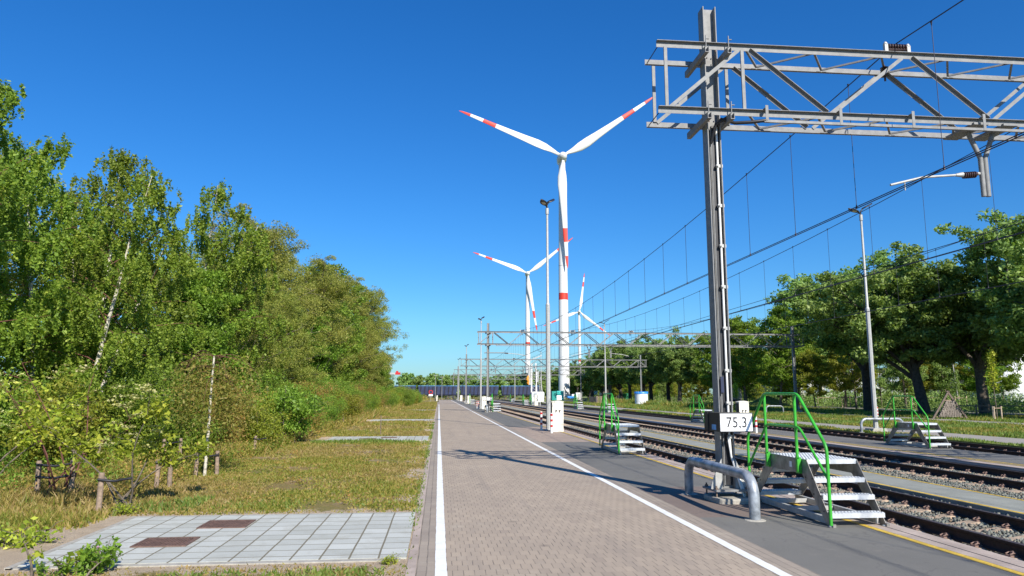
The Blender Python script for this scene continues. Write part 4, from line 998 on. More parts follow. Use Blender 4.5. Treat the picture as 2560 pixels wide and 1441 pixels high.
def shrub(seed, H=2.2, Rc=1.1, n=9000, size=.075, stems=9, flat=.3, twiggy=True, low=.1):
    t = Tree(seed); rs = t.rs; P = []
    for k in range(stems):
        az = k*2.4; el = rs.uniform(.9, 1.45); st = t.limb((rs.normal()*.12, rs.normal()*.12, -.05), (math.cos(az)*math.cos(el), math.sin(az)*math.cos(el), math.sin(el)), H*rs.uniform(.7, 1.08), .018, .004, grav=.25, wob=.25, n=6, sides=5)
        for q in range(9):
            v = rs.uniform(low+.1, 1); pp, _ = t.at(st, min(v, .999)); a2 = rs.uniform(0, 6.28)
            sb = t.limb(pp, (math.cos(a2), math.sin(a2), rs.uniform(.0, .9)), Rc*rs.uniform(.3, .75), .006, .002, grav=.2, wob=.3, n=3, sides=3)
            for z in (.4, .7, 1.): cc, _ = t.at(sb, min(z, .999)); P.append(cc)
    C_ = np.array(P); m = max(3, n//len(C_)); out = [C_+rs.normal(size=C_.shape)*.13*(Rc/1.1) for _ in range(m)]
    P = np.concatenate(out); P = P[P[:, 2] > H*low*.5]
    return t.b, leaves_from(P, size, rs, flat, .55)
def plant(name, label, cat, data, bark, leafm, loc, rz=0, sc=1., group=None, foliage='crown', stem='trunk'):
    t = thing(name, label, cat, loc, rz, group); t.scale = (sc,)*3 if isinstance(sc, (int, float)) else sc
    data[0].build(stem, bark, t, fix=False); npmesh(foliage, data[1], 4, leafm, t)
    return t
rnd = random.Random(11)

# --- left wood: front row read from the camera outwards
G1 = 'trees of the wood left of the road'
bA = tree_birch(1, 10.6, (.02, .0), 70000, .075, 3.2, 1); bB = tree_birch(2, 10.3, (.20, .05), 40000, .075, 2.7); bC = tree_birch(3, 10, (.05, 0), 52000, .080, 2.9, 2)
wA = tree_round(11, 11, 3.5, .05, 85000, .095, .5, 42, .16, .80, droop=.25, aspect=.45); wB = tree_round(12, 12, 3.3, .05, 85000, .10, .55, 40, .17, .84, aspect=.45)
gA = tree_round(13, 10, 3.1, .06, 60000, .135, .55, 36, .15, .82, flat=.8)
P1 = plant('birch_tree', 'tall birch at the left picture edge, its top reaching above all other left trees', 'tree', bA, ['bark_birch', 'bark_red'], 'leaf_birch', (-11.9, 18.8, 0), .3, .90, G1)
P2 = plant('birch_tree', 'birch with a pale leaning trunk in the left wood', 'tree', bB, ['bark_birch', 'bark_red'], 'leaf_birch', (-10.9, 24.0, 0), 0, 1., G1)
P3 = plant('birch_tree', 'forked birch with hanging twigs right of the leaning birch', 'tree', bC, ['bark_birch', 'bark_red'], 'leaf_birch', (-10.3, 30.3, 0), .5, 1.02, G1)
P4 = plant('willow_tree', 'olive-brown willow with a rounded top behind the birches', 'tree', wA, 'bark_grey', 'leaf_willow', (-10.6, 40.5, 0), 0, 1.0, G1)
P5 = plant('willow_tree', 'olive green willow with a ragged double top in the middle of the wood edge', 'tree', wB, 'bark_grey', 'leaf_willow', (-10.6, 49.0, 0), 0, .93, G1)
P6 = plant('maple_tree', 'fresh green maple rising between the willows of the wood edge', 'tree', gA, 'bark_dark', 'leaf_green', (-10.2, 62.0, 0), 0, 1.22, G1)
row = [(P1, -10.9, 21.6, 4.0, .86, 'birch standing in the dip right of the tallest left birch'), (P4, -9.0, 31.5, 2.0, .56, 'low brownish willow between the pale trunks, near the ground'), (P3, -9.8, 20.8, 1.1, .80, 'lower birch filling the gap right of the tallest left birch'),
       (P2, -12.4, 27.5, 2.2, .90, 'darker birch standing behind the leaning pale trunk'), (P1, -9.5, 34.8, 2.9, .82, 'bright green birch between the forked birch and the brownish willow'),
       (P6, -9.2, 28.4, .4, .62, 'low fresh green maple under the two pale birch trunks'), (P4, -9.6, 36.0, 1.7, .66, 'small brownish willow below the forked birch'),
       (P5, -9.4, 45.0, 2.5, .66, 'low yellowish willow in front of the round-topped willow'), (P4, -10.3, 54.5, .9, 1.02, 'broad olive willow left of the fresh green maple'),
       (P6, -9.0, 54.0, 3.1, .70, 'deep green young maple at the foot of the middle willows'), (P6, -9.6, 70.5, 1.3, 1.05, 'second fresh green maple, lower and nearer to the wood end'),
       (P5, -9.0, 64.0, 5.0, .68, 'low olive willow in front of the maples'), (P5, -10.6, 80.0, 3.7, 1.12, 'grey-green willow left of the last tall one'), (P4, -10.8, 91, .2, 1.36, 'tall feathery willow near the end of the wood, with open twigs at its top'),
       (P5, -8.9, 84, 1.9, .80, 'lower willow under the tall feathery one'), (P4, -11.0, 108, 2.2, 1.30, 'last tall willow whose branches stretch out over the sky at the wood end'), (P6, -8.4, 100, 2.2, .72, 'last dark green maple at the foot of the wood end'),
       (P5, -9.2, 118, 1.0, .7, 'low rounded willow closing the wood at its far end'), (P5, -12, 122, 1.7, 1.1, 'willow half hidden behind the last tall one')]
for src, x, y, rz, sc, lb in row: dup(src, lb, (x, y, 0), rz, sc)
k = 0
for y in np.arange(13, 125, 5.6):       # the second line, seen through the first
    src = (P1, P4, P5, P6)[k % 4]; k += 1
    dup(src, f'{nth(k-1)} tree from the camera in the darker line behind the wood edge', (-14.2-rnd.random()*1.6, y+rnd.random()*2, 0), rnd.random()*6, (.62 if y < 24 else .78)+.2*rnd.random())

# --- planted shrubs and young trees in the verge
G2 = 'shrubs along the verge left of the road'
shG = shrub(21, 2.3, 1.2, 15000, .062, 10); shB = shrub(22, 2.2, 1.15, 15000, .055, 12); shY = shrub(23, 2.2, 1.2, 13000, .075, 10)
U1 = plant('shrub', 'green leafy shrub in the verge behind the drooping young birch', 'shrub', shG, 'bark_grey', 'leaf_green', (-7.2, 20.4, 0), 0, 1., G2, 'foliage', 'stem')
U2 = plant('shrub', 'reddish brown shrub in the verge right of the drooping young birch', 'shrub', shB, 'bark_red', 'leaf_brown', (-6.6, 22.6, 0), 0, .9, G2, 'foliage', 'stem')
U3 = plant('shrub', 'yellow-green shrub in the verge behind the white-flowered elder', 'shrub', shY, 'bark_grey', 'leaf_yellow', (-8.6, 17.6, 0), 0, .85, G2, 'foliage', 'stem')
kinds = [(U1, 'green'), (U2, 'brownish'), (U3, 'yellow-green'), (U1, 'dark green')]; cnt = {}
yy = 19.0; i = 0
while yy < 138:
    for rowi, dx in enumerate((0, 1.6)):
        src, nm = kinds[(i*7+rowi*3+(i//3)) % 4]
        x = -5.9-dx+rnd.uniform(-.45, .45)+min(.8, yy*.006) + (1.0 if yy > 95 else 0); y = yy+rnd.uniform(-.8, .8)+rowi*.9
        key = (nm, rowi); cnt[key] = cnt.get(key, 0)+1
        if rowi == 0 and yy < 22: continue
        dup(src, f'{nm} shrub, {nth(cnt[key]-1)} of its colour counted from the camera in the {"front" if rowi == 0 else "rear"} shrub row', (x, y, 0), rnd.random()*6, (.68+.3*rnd.random())*(1.12 if rowi else .86)*(1 if yy < 60 else 1.15))
    yy += 1.9+yy*.028; i += 1
# flowering elder by the stakes
e = shrub(31, 1.85, .52, 2100, .07, 5, 1.0, low=.38)
el = plant('elder_shrub', 'yellow-green elder with cream flower heads tied to a stake, left foreground', 'shrub', e, 'bark_grey', 'leaf_lime', (-4.66, 11.75, 0), .4, 1., None, 'foliage', 'stem')
def umbels(parent, seed, n, H, Rr, z0):
    rs = np.random.RandomState(seed); P = []
    for k in range(n):
        a = rs.uniform(0, 6.28); r = Rr*math.sqrt(rs.rand()); z = z0+(H-z0)*rs.rand(); c = np.array([r*math.cos(a)*(1.1-.4*z/H), r*math.sin(a)*(1.1-.4*z/H), z])
        P.append(c+rs.normal(size=(26, 3))*np.array([.05, .05, .012]))
    npmesh('blossom', leaves_from(np.concatenate(P), .03, rs, 2.5, .9), 4, 'blossom', parent)
umbels(el, 5, 40, 1.85, .55, .8)
d = dup(el, 'pale green elder shrub with few flowers at the dark left wood edge', (-8.3, 14.6, 0), 4.1, 1.15)
e = shrub(33, 2.25, .42, 620, .07, 6, .6, low=.5)
rd = plant('elder_shrub', 'sparse young shrub with long reddish stems tied between two stakes', 'shrub', e, 'bark_red', 'leaf_lime', (-6.15, 12.95, 0), 0, 1., None, 'foliage', 'stem'); umbels(rd, 7, 9, 2.2, .5, 1.4)
# drooping young birch with a white stem
t = Tree(41); rs = t.rs; tr = t.limb((0, 0, -.05), (.035, .0, 1), 2.55, .035, .02, wob=.03, n=8, sides=8); pts = []; tw_ = MB()
for k in range(22):
    az = k*2.4; u = .80+.2*(k/15); p, _ = t.at(tr, min(u, .999)); t.b, keepb = tw_, t.b; lb = t.limb(p, (math.cos(az), math.sin(az), .45), rs.uniform(.6, 1.25), .006, .002, grav=1.7, wob=.35, n=6, sides=4); t.b = keepb
    for q in range(12): pp, _ = t.at(lb, rs.uniform(.25, .999)); pts.append(pp)
pts = np.array(pts); P = np.concatenate([pts+np.stack([rs.normal(size=len(pts))*.08, rs.normal(size=len(pts))*.08, -rs.rand(len(pts))*1.05*min(1, 1)], 1) for _ in range(20)])
wbt = plant('birch_tree', 'young weeping birch with a slim white stem in the verge', 'tree', (t.b, leaves_from(P, .055, rs, 0, .5)), 'bark_birch', 'leaf_olive', (-4.82, 16.0, 0), 0, 1., None); tw_.build('twigs', 'bark_red', wbt, fix=False)
e = shrub(35, 1.7, .75, 9000, .07, 8, .4, low=.2)
plant('shrub', 'rounded fresh green young tree by the second slab pavement, with a white stake', 'shrub', e, 'bark_grey', 'leaf_green', (-5.35, 26.2, 0), 0, 1.2, G2, 'foliage', 'stem')
# stakes
def stakes(label, x, y, gap, h, rz=0, one=False, top=None, group='wooden tree stakes with black belts'):
    t = thing('tree_stake', label, 'tree stake', (x, y, 0), rz, group)
    for s in ((-1, 1) if not one else (-1,)):
        b = MB(); b.tube([(s*gap/2, 0, -.05), (s*gap/2+rnd.uniform(-.02, .02), rnd.uniform(-.02, .02), h)], [.042, .040], 10); b.build('post', 'stake_wood', t)
    for z in ((h-.07, h-.26) if top is None else top):
        b = MB(); b.tube([(-gap/2-.03, -.045, z+.01), (-gap*.2, -.05, z-.01), (0, -.035, z-.02), (gap*.2, -.05, z), (gap/2+.03, -.045, z+.02)], .019, 6); b.build('belt', 'black_plastic', t)
    return t
S1 = stakes('pair of short stakes with two black belts round the red-stemmed shrub', -6.22, 12.85, .50, .62, .1)
stakes('thick slanting stake with a black belt at the flowering elder, nearest of all', -4.68, 11.4, .40, .56, .1, True, (.46,))
stakes('pair of stakes with one belt in the middle of the verge grass, no tree', -4.93, 14.0, .22, .52, .2, False, (.47,))
stakes('pair of stakes holding the white-stemmed weeping birch', -4.86, 16.25, .42, .50, .1, False, (.40,))
stakes('single stake left behind the red-stemmed shrub', -7.5, 16.7, .5, .62, 0, False, (.55,))
stakes('pair of stakes half hidden in the scrub left of the weeping birch', -6.6, 19.2, .4, .6, 0, False, (.5,))
stakes('single weathered stake in the verge right of the weeping birch', -5.1, 21.9, .3, .5, 0, True, (.42,))
for i_, (x, y) in enumerate(((-5.6, 26.3), (-5.3, 30.5), (-5.5, 35), (-5.3, 40.5), (-5.4, 46))):
    stakes(f'{nth(i_)} of the small distant stakes along the shrub row', x, y, .35, .62, 0, i_ % 2 == 0, (.5,))

# --- grass and low growth (uncountable)
def blades(name, label, regions, seed, m, cat='grass', lean=.5, wid=.009):
    rs = np.random.RandomState(seed); out = []; mi = []
    for x0, x1, y0, y1, n, h, kind in regions:
        x = rs.uniform(x0, x1, n); y = rs.uniform(y0, y1, n)
        c = (np.sin(x*2.1+y*.7)+np.sin(y*1.7-x*1.3+2)+np.sin(x*5.3+1)*.5+np.sin(y*4.1+x*3.3)*.5)/3; keep = rs.rand(n) < .48+.62*c
        if kind == 'avoid':
            for px0, py0, py1 in pads: keep &= ~((x > px0-.35-.2*rs.rand(n)) & (x < -.2) & (y > py0-.1-.25*rs.rand(n)) & (y < py1+.05+1.0*rs.rand(n)**2))
            keep &= ~((x > -4.85-.3*rs.rand(n)) & (x < -4) & (y > 7.7) & (y < 9.8+.5*rs.rand(n)))
        x, y, c = x[keep], y[keep], c[keep]; k = len(x); hh = h*rs.uniform(.35, 1.3, k)*(1+.35*c)*(1+.012*y); a = rs.uniform(0, 6.28, k); w = wid*(1+.05*y)*rs.uniform(.6, 1.5, k)*(1+h)
        B = np.stack([x, y, np.full(k, 0.)], 1); dx = np.stack([np.cos(a)*w, np.sin(a)*w, np.zeros(k)], 1)
        tip = B+np.stack([rs.normal(size=k)*hh*lean, rs.normal(size=k)*hh*lean, hh], 1)
        out.append(np.stack([B-dx, B+dx, tip], 1).reshape(-1, 3))
        wet = (np.sin(x*.9+y*.45)+np.sin(y*.8-x*.5+1)+rs.normal(size=k)*.5); mi.append(np.where(wet > .3, 1, 0) if len(m) > 1 else np.zeros(k, int))
    V = np.concatenate(out); o = npmesh(name, V, 3, m, None, np.concatenate(mi)); return tag(o, label, cat, None, 'stuff')
blades('grass', 'short yellow-green and brownish grass of the left verge', [
    (-4.6, -.32, 5.2, 12, 45000, .024, 'avoid'), (-9, -4.4, 7.5, 14, 55000, .075, 'avoid'), (-5.5, -.32, 11, 20, 90000, .030, 'avoid'), (-12, -5.2, 12, 22, 70000, .15, 'avoid'),
    (-5.2, -.32, 20, 34, 60000, .035, 'avoid'), (-8, -5, 20, 40, 40000, .22, 'avoid'), (-5, -.32, 34, 80, 50000, .045, 'avoid'), (-8, -4.5, 40, 110, 40000, .28, 'avoid'), (-4.5, -.32, 80, 140, 20000, .09, 'avoid')],
    51, ['grass_blade', 'grass_brown'])
blades('grass', 'brighter green grass tufts around the near slab pavement', [(-3.4, -.6, 11.5, 12.2, 900, .04, ''), (-4.8, -3.6, 11.2, 12.6, 1300, .07, ''), (-2.6, -.5, 5.6, 7.5, 5000, .05, ''), (-4.4, -.4, 26.0, 27.1, 5000, .07, ''), (-5.6, -4.6, 7.0, 8.4, 2500, .10, ''), (-.37, -.23, 5, 45, 2600, .035, '')], 52, ['grass_green'])
def field_grass():
    o = blades('grass', 'short green grass of the field beyond the third track', [(20.15, 20.95, 20, 80, 22000, .07, ''), (23.6, 33.2, 26, 70, 90000, .09, ''), (23.6, 33.2, 70, 140, 50000, .12, ''), (36.1, 46, 35, 120, 60000, .12, ''), (31, 33.2, 70, 150, 20000, .3, '')], 53, ['grass_green', 'grass_blade'])
    o.location = (0, 0, -.1)
field_grass()
def scrub(label, regs, seed, m, loc=(0, 0, 0)):
    rs = np.random.RandomState(seed); out = []
    for x0, x1, y0, y1, n, h, sz, per in regs:
        cx = rs.uniform(x0, x1, n); cy = rs.uniform(y0, y1, n); hh = h*rs.uniform(.4, 1.2, n)
        for j in range(per):
            f = rs.rand(n); r = .22*h/.6*(1.1-f*.6)
            P = np.stack([cx+rs.normal(size=n)*r, cy+rs.normal(size=n)*r, hh*f+.02], 1); out.append(leaves_from(P, sz, rs, .6, .5))
    o = npmesh('undergrowth', np.concatenate(out), 4, m); o.location = loc; return tag(o, label, 'undergrowth', None, 'stuff')
scrub('tangled green undergrowth below the left wood', [(-13, -6.9, 12.5, 30, 800, .5, .06, 36), (-12, -7, 30, 70, 1200, 1.0, .10, 26), (-11, -7, 70, 135, 900, 1.4, .14, 22), (-6.6, -5.0, 13, 30, 160, .35, .05, 26)], 61, 'leaf_green')
scrub('brownish dry weeds along the foot of the shrubs', [(-7.2, -4.9, 12.5, 26, 420, .4, .045, 28), (-7.2, -4.6, 26, 60, 420, .6, .07, 24), (-7.5, -4.6, 60, 130, 500, .8, .10, 22), (-4.8, -1, 11.3, 25, 130, .10, .035, 20)], 62, 'leaf_brown')
# weeds in the foreground
w = shrub(71, .52, .28, 900, .075, 7, .2, low=.05); pw = plant('weed', 'bushy green weed with purple flowers at the near edge of the slab pavement', 'plant', w, 'bark_grey', 'leaf_green', (-3.30, 7.66, 0), 0, .60, None, 'foliage', 'stem')
rs = np.random.RandomState(4); npmesh('flower', leaves_from(np.array([(-.12, .05, .42), (.05, .02, .38), (.1, -.05, .3)])[rs.randint(0, 3, 40)]+rs.normal(size=(40, 3))*.015, .022, rs, .5, .8), 4, 'flower_purple', pw)
w = shrub(72, .60, .22, 130, .07, 2, .4, low=.3); plant('weed', 'thin branching weed with few leaves at the lower left corner', 'plant', w, 'bark_grey', 'leaf_lime', (-3.72, 7.45, 0), 0, .9, None, 'foliage', 'stem')
w = shrub(73, .30, .16, 300, .05, 4, .4, low=.1); plant('weed', 'small upright weed between the two bigger foreground weeds', 'plant', w, 'bark_grey', 'leaf_green', (-3.45, 7.35, 0), 0, .9, None, 'foliage', 'stem')
w = shrub(74, .22, .25, 700, .04, 8, .8, low=.05); q = plant('weed', 'low bright green weed clump at the left picture edge', 'plant', w, 'bark_grey', 'leaf_lime', (-4.75, 9.05, 0), 0, 1.2, None, 'foliage', 'stem')
dup(q, 'low green weed clump at the corner of slab and kerb', (-.48, 7.72, 0), 1, .42); dup(q, 'low green weed clump at the foot of the nearest stake', (-4.45, 11.2, 0), 2, .8)

# --- right side: big old trees
LATE = []
G3 = 'large old trees right of the tracks'
pA = tree_poplar(81, 14.5, 5.4, 6.6, 80000, .24); pB = tree_poplar(82, 14.2, 5.0, 6.4, 80000, .24); pC = tree_poplar(83, 13.6, 4.8, 6.0, 70000, .24)
T1 = plant('tree', 'large dark tree with a thick trunk behind the tall lamp post', 'tree', pA, 'bark_dark', 'leaf_poplar', (42.2, 68.5, -.1), 0, 1.12, G3)
T2 = plant('tree', 'large tree whose dark trunk stands behind the far platform steps', 'tree', pB, 'bark_dark', 'leaf_poplar', (41.6, 59.2, -.1), 1, 1.12, G3)
T3 = plant('tree', 'large tree with a leaning double trunk near the right picture edge', 'tree', pC, 'bark_grey', 'leaf_poplar', (47.5, 59.6, -.1), 2, 1.14, G3)
dup(T1, 'large tree at the right picture edge, mostly outside the view', (43.6, 49.5, -.1), 2.4, 1.12)
for i_, (x, y, s) in enumerate(((54, 45, 1.1), (64, 52, 1.15), (51, 34, 1.05), (74, 58, 1.2))): dup((T1, T2, T3)[i_ % 3], f'{nth(i_)} large tree right of the picture, of which the photo shows only the shade', (x, y, -.1), 1+i_*1.9, s)
for i_, (x, y, s, src) in enumerate(((49.5, 97, 1.35, 'Y3'), (47, 108, 1.3, 'Y1'), (46.5, 119, 1.35, 'Y3'))): LATE.append((src, f'{nth(i_)} tall light green tree in the gap before the long dark row', (x, y, -.1), 2+i_*2.1, s))
for i_, (x, y, s, src) in enumerate(((42.4, 126, .96, T3), (43, 134, .92, T1), (42, 142, 1.0, T2), (43, 151, .96, T3), (42.5, 160, 1.0, T1), (43, 169, .98, T2), (42.5, 179, 1.04, T3), (44, 189, 1.0, T1), (46, 201, 1.0, T3), (53, 212, 1.1, T1), (56, 222, 1.05, T2), (58, 233, 1.12, T3), (57, 247, 1.1, T2), (56, 264, 1.1, T1), (54, 282, 1.05, T1), (50, 300, 1.05, T2), (46, 322, 1.05, T3))):
    dup(src, f'{nth(i_)} tree in the long dark row from behind the big mast towards the turbine', (x, y, -.1), i_*1.7, s)
G4 = 'lighter young trees right of the tracks'
yA = tree_round(91, 8.5, 2.8, .22, 26000, .16, .5, 26, .12, .8); yB = tree_round(92, 8, 2.6, .2, 12000, .16, .5, 22, .12, .8)
Y1 = plant('tree', 'yellow-brown spring tree behind the second right gantry mast', 'tree', yA, 'bark_grey', 'leaf_yellow', (50.2, 84, -.1), 0, 1.05, G4)
Y2 = plant('tree', 'sparse pale tree with open twigs left of the gap of sky', 'tree', yB, 'bark_grey', 'leaf_poplar', (51.5, 76.5, -.1), 0, 1.12, G4)
Y3 = plant('tree', 'light green round tree above the far right end of the second gantry', 'tree', yA, 'bark_grey', 'leaf_green', (44.5, 92, -.1), 2, 1.5, G4)
for a_, lb_, p_, r_, s_ in LATE: dup({'Y1': Y1, 'Y3': Y3}[a_], lb_, p_, r_, s_)
dup(Y3, 'light green tree right beside the big mast', (43.5, 101, -.1), 1.2, 1.42); dup(Y1, 'orange-brown spring tree left of the lamp post', (53.5, 92, -.1), 3, 1.15); dup(Y1, 'yellow-green spring tree under the far right gantry end', (47.2, 88, -.1), 5, .82)
for i_, (x, y, s, src) in enumerate(((56, 88, .62, Y2), (59.5, 86, .60, Y1), (61.5, 90, .75, Y3), (62, 84, .62, Y2), (64.5, 88, .78, Y1), (65, 82, .66, Y3), (69, 88, .75, Y1), (71, 86, .7, Y3))):
    dup(src, f'{nth(i_)} small tree from the left in the shade behind the big right trunks', (x, y, -.1), i_*1.3, s*1.45)
for i_, y in enumerate(np.arange(100, 262, 6.3)):
    dup((Y1, Y2, Y1, Y3)[i_ % 4], f'{nth(i_)} of the yellowish young trees between the trunks of the long dark row', (46.5+(10 if y > 195 else 0)+rnd.random()*5, y+rnd.random()*3, -.1), rnd.random()*6, .5+.28*rnd.random())
for i_, y in enumerate(np.arange(112, 330, 10.5)):
    dup((T1, T2, T3)[i_ % 3], f'{nth(i_)} tree of the background line behind the long dark row', (56+rnd.random()*8, y, -.1), rnd.random()*6, .72+.15*rnd.random())
scrub('dark green bushes under the right trees', [(47, 56, 58, 78, 160, 1.0, .14, 40), (54, 84, 62, 100, 600, 1.8, .2, 44), (50, 66, 100, 200, 900, 2.0, .25, 26), (60, 100, 100, 146, 700, 3.0, .3, 34)], 63, 'leaf_poplar', (0, 0, -.1))
# young trees with stake frames on the right
def sapling(label, x, y, h=3.2, m='leaf_yellow', full=.6):
    t = Tree(int(x*10)); tr = t.limb((0, 0, 0), (0, 0, 1), h, .035, .012, wob=.05, n=6, sides=6); pts = []
    for k in range(14):
        u = .42+.55*k/14; p, _ = t.at(tr, u); az = k*2.4; lb = t.limb(p, (math.cos(az), math.sin(az), .9), full*(1.15-u), .010, .003, n=3, sides=3)
        pts += [t.at(lb, v)[0] for v in (.4, .7, .99)]
    pts = np.array(pts); P = np.concatenate([pts+t.rs.normal(size=pts.shape)*.12 for _ in range(22)])
    return plant('young_tree', label, 'tree', (t.b, leaves_from(P, .12, t.rs, .4)), 'bark_grey', m, (x, y, -.1), 0, 1, 'young staked trees on the right')
for x, y, h, m, lb in ((38.9, 47.8, 5.0, 'leaf_lime', 'bright yellow-green sapling in front of the rightmost trunk'), (55.6, 81, 4.2, 'leaf_poplar', 'thin sapling in a stake frame just right of the tall lamp post'), (59, 78, 4.6, 'leaf_poplar', 'thin sapling left of the wooden A-frame, in a stake frame'),
                    (64, 80, 5, 'leaf_green', 'sapling in a reddish stake frame right of the wooden A-frame'), (36, 86, 3.0, 'leaf_lime', 'small sapling in the grass left of the big mast'), (39, 118, 3.6, 'leaf_yellow', 'yellow sapling in front of the dark row, right of the blue-lidded tank')):
    sapling(lb, x, y, h, m)
def stake_frame(label, x, y):
    t = thing('stake_frame', label, 'tree stake', (x, y, -.1), 0, 'stake frames round young trees')
    for dx in (-.7, 0.0, .7): b = MB(); b.tube([(dx, .3*(dx == 0), 0), (dx, .3*(dx == 0), 1.55)], .05, 6); b.build('post', 'pallet_wood', t)
    b = MB(); b.box(-.75, .75, -.03, .03, 1.3, 1.4); b.build('rail', 'stake_wood', t); return t
f = stake_frame('stake frame round the sapling right of the wooden A-frame', 64, 79.8)
dup(f, 'stake frame round the sapling left of the wooden A-frame', (59, 77.7, -.1)); dup(f, 'stake frame just right of the tall lamp post', (55.8, 80.6, -.1)); dup(f, 'yellowish stake frame left of the tall lamp post', (53.6, 92, -.1), .3); dup(f, 'low dark stake frame at the bright sapling', (38.9, 47.7, -.1), .5, (.8, 1, .6))

# --- far trees behind the wagons
fA = tree_round(101, 7.5, 4.2, .05, 9000, .45, .9, 18, .2, .8); fB = tree_round(102, 7, 4., .05, 9000, .45, .9, 18, .2, .85)
F1 = plant('tree', 'leftmost rounded tree behind the blue wagons', 'tree', fA, 'bark_dark', 'leaf_poplar', (-13, 292, -.4), 0, 1.12, 'far tree line behind the wagons')
k = 0
for x in np.arange(-7.5, 95, 5.2):
    k += 1; dup(F1, f'{nth(k-1)} tree right of the leftmost one behind the blue wagons', (x, 286+rnd.random()*10, -.4), rnd.random()*6, .92+.2*rnd.random())
F2 = plant('tree', 'small dark tree under the far crane, at the end of the left wood', 'tree', fB, 'bark_dark', 'leaf_poplar', (-20, 236, -.4), 0, 1.3, 'far trees at the end of the left wood')
dup(F2, 'second dark tree under the far crane', (-26, 230, -.4), 2, 1.4); dup(F2, 'low far tree left of the blue wagons', (-15.8, 226, -.4), 1, .75)
scrub('low far bushes round the crossing road', [(-25, -3, 158, 200, 300, 1.4, .3, 24), (-14, -3.5, 136, 149, 120, 1.2, .2, 26), (-6, 60, 205, 224, 160, .8, .25, 16)], 64, 'leaf_brown')
# grass mound
b = MB(); n = 40; vs = []; H_ = lambda r: 1.5*math.exp(-(r*2.1)**2)
for i_ in range(13):
    r = i_/12
    for k in range(n): a = 2*math.pi*k/n; vs.append((44.5+4.6*r*math.cos(a), 96+4*r*math.sin(a), -.11+1.45*math.exp(-(r*1.9)**2)+.08*math.sin(5*a+9*r)*(1-r)))
fs = [(i_*n+k, i_*n+(k+1) % n, (i_+1)*n+(k+1) % n, (i_+1)*n+k) for i_ in range(12) for k in range(n)]
b.add(vs, fs); b.sm = [True]*len(b.sm); struct('mound', b, 'field_ground')

# ------------------------------------------------------------------ things on the right and far away
t = thing('water_tank', 'round white ribbed tank with a blue rim in the grass', 'tank', (31.55, 112, -.1))
b = MB(); pr = []
for k in range(12): z = k*.15; pr += [(1.03, z), (1.0, z+.02), (1.0, z+.11), (1.03, z+.13)]
b.lathe((0,0,0), pr+[(1.03, 1.83)], 32); b.build('shell', 'tank_white', t)
b = MB(); b.lathe((0,0,1.80), [(1.06, 0), (1.07, .32), (1.0, .33)], 32); b.build('rim', 'tank_blue', t)
for k in range(3): b = MB(); a = k*2; b.tube([(math.cos(a)*1.05, math.sin(a)*1.05, 1.9), (math.cos(a)*1.05, math.sin(a)*1.05, 2.2)], .03, 6); b.build('lug', 'light_steel', t)
t = thing('crate_stack', 'stack of black slatted crates beside the pale pallets', 'crates', (27.9, 131, -.1))
for i_, (x, z, w, h) in enumerate(((-1.0, 0, .8, .42), (-.3, 0, .72, 1.32), (.5, 0, .72, 1.25), (.1, 0, .75, .45))):
    b = MB(); k = z
    while k < h-.05: b.box(x-w/2, x+w/2, -.4-.3*(i_ == 3), .4, k, k+.09); k += .13
    b.box(x-w/2+.04, x+w/2-.04, -.36, .36, z, h-.04); b.build('crate', 'black_plastic', t)
t = thing('pallet_stack', 'stack of pale wooden pallets behind the second near steps', 'pallets', (27.15, 121.4, -.1))
for k in range(10):
    b = MB(); z = k*.142
    for y in (-.4, -.2, 0, .2, .4): b.box(-.75, .75, y-.05, y+.05, z+.10, z+.122)
    for x in (-.7, 0, .7): b.box(x-.05, x+.05, -.4, .4, z+.0, z+.10)
    b.build('pallet', 'pallet_wood', t)
def container(name, label, loc, w, d, h, m, rz=0, ribs=14, cat='container'):
    t = thing(name, label, cat, loc, rz); b = MB(); b.box(0, w, 0, d, .1, h); b.box(-.03, w+.03, -.03, d+.03, 0, .1); b.box(-.03, w+.03, -.03, d+.03, h-.08, h+.02)
    for k in range(ribs): x = (k+.25)*w/ribs; b.box(x, x+w/ribs*.5, -.04, 0, .1, h-.08)
    b.build('body', m, t); return t
container('container', 'low green container between the pallets and the water tank', (46, 181, -.1), 2.4, 3, 1.9, 'container_green')
c_ = container('container', 'teal ribbed container left of the big turbine tower', (31.9, 205, -.1), 1.3, 3, 2.5, 'teal', 0, 5); container('container', 'lighter teal container next to the darker one by the turbine', (33.35, 205, -.1), 1.9, 3, 2.6, 'teal_light', 0, 6)
t = thing('kiosk', 'light blue and white display cabinet right of the lift tower', 'kiosk', (20.7, 157, -.1)); b = MB(); b.box(0, 1.1, 0, .8, .1, 1.75); b.box(-.05, 1.15, -.05, .85, 1.75, 1.85); b.build('body', 'kiosk_blue', t, bevel=.03)
b = MB(); b.box(.1, .5, -.02, -.002, 1.0, 1.5); b.box(.6, 1.0, -.02, -.002, .6, .9); b.build('panel', 'sign_white', t)
t = thing('crossing_sign', 'square turquoise sign with a light cross in front of the dark tree row', 'sign', (39.5, 182, -.1)); b = MB(); b.box(-.03, .03, .03, .09, 0, 2.6); b.build('pole', 'light_steel', t)
b = MB(); b.box(-.46, .46, -.02, .02, 1.6, 2.55); b.build('panel', 'teal', t); b = MB(); b.bar((-.38, -.03, 1.68), (.38, -.03, 2.47), .12, .01, (0,1,0)); b.bar((-.38, -.032, 2.47), (.38, -.032, 1.68), .12, .01, (0,1,0)); b.build('cross', 'sign_white', t)
t = thing('road_sign', 'small round pinkish sign in front of the dark tree row', 'sign', (48.7, 218, -.1)); b = MB(); b.tube([(0,0,0),(0,0,2.0)], .04, 6); b.build('pole', 'light_steel', t); b = MB(); b.tube([(0,-.05,1.75),(0,-.09,1.75)], .42, 16); b.build('disc', 'building_cream', t)
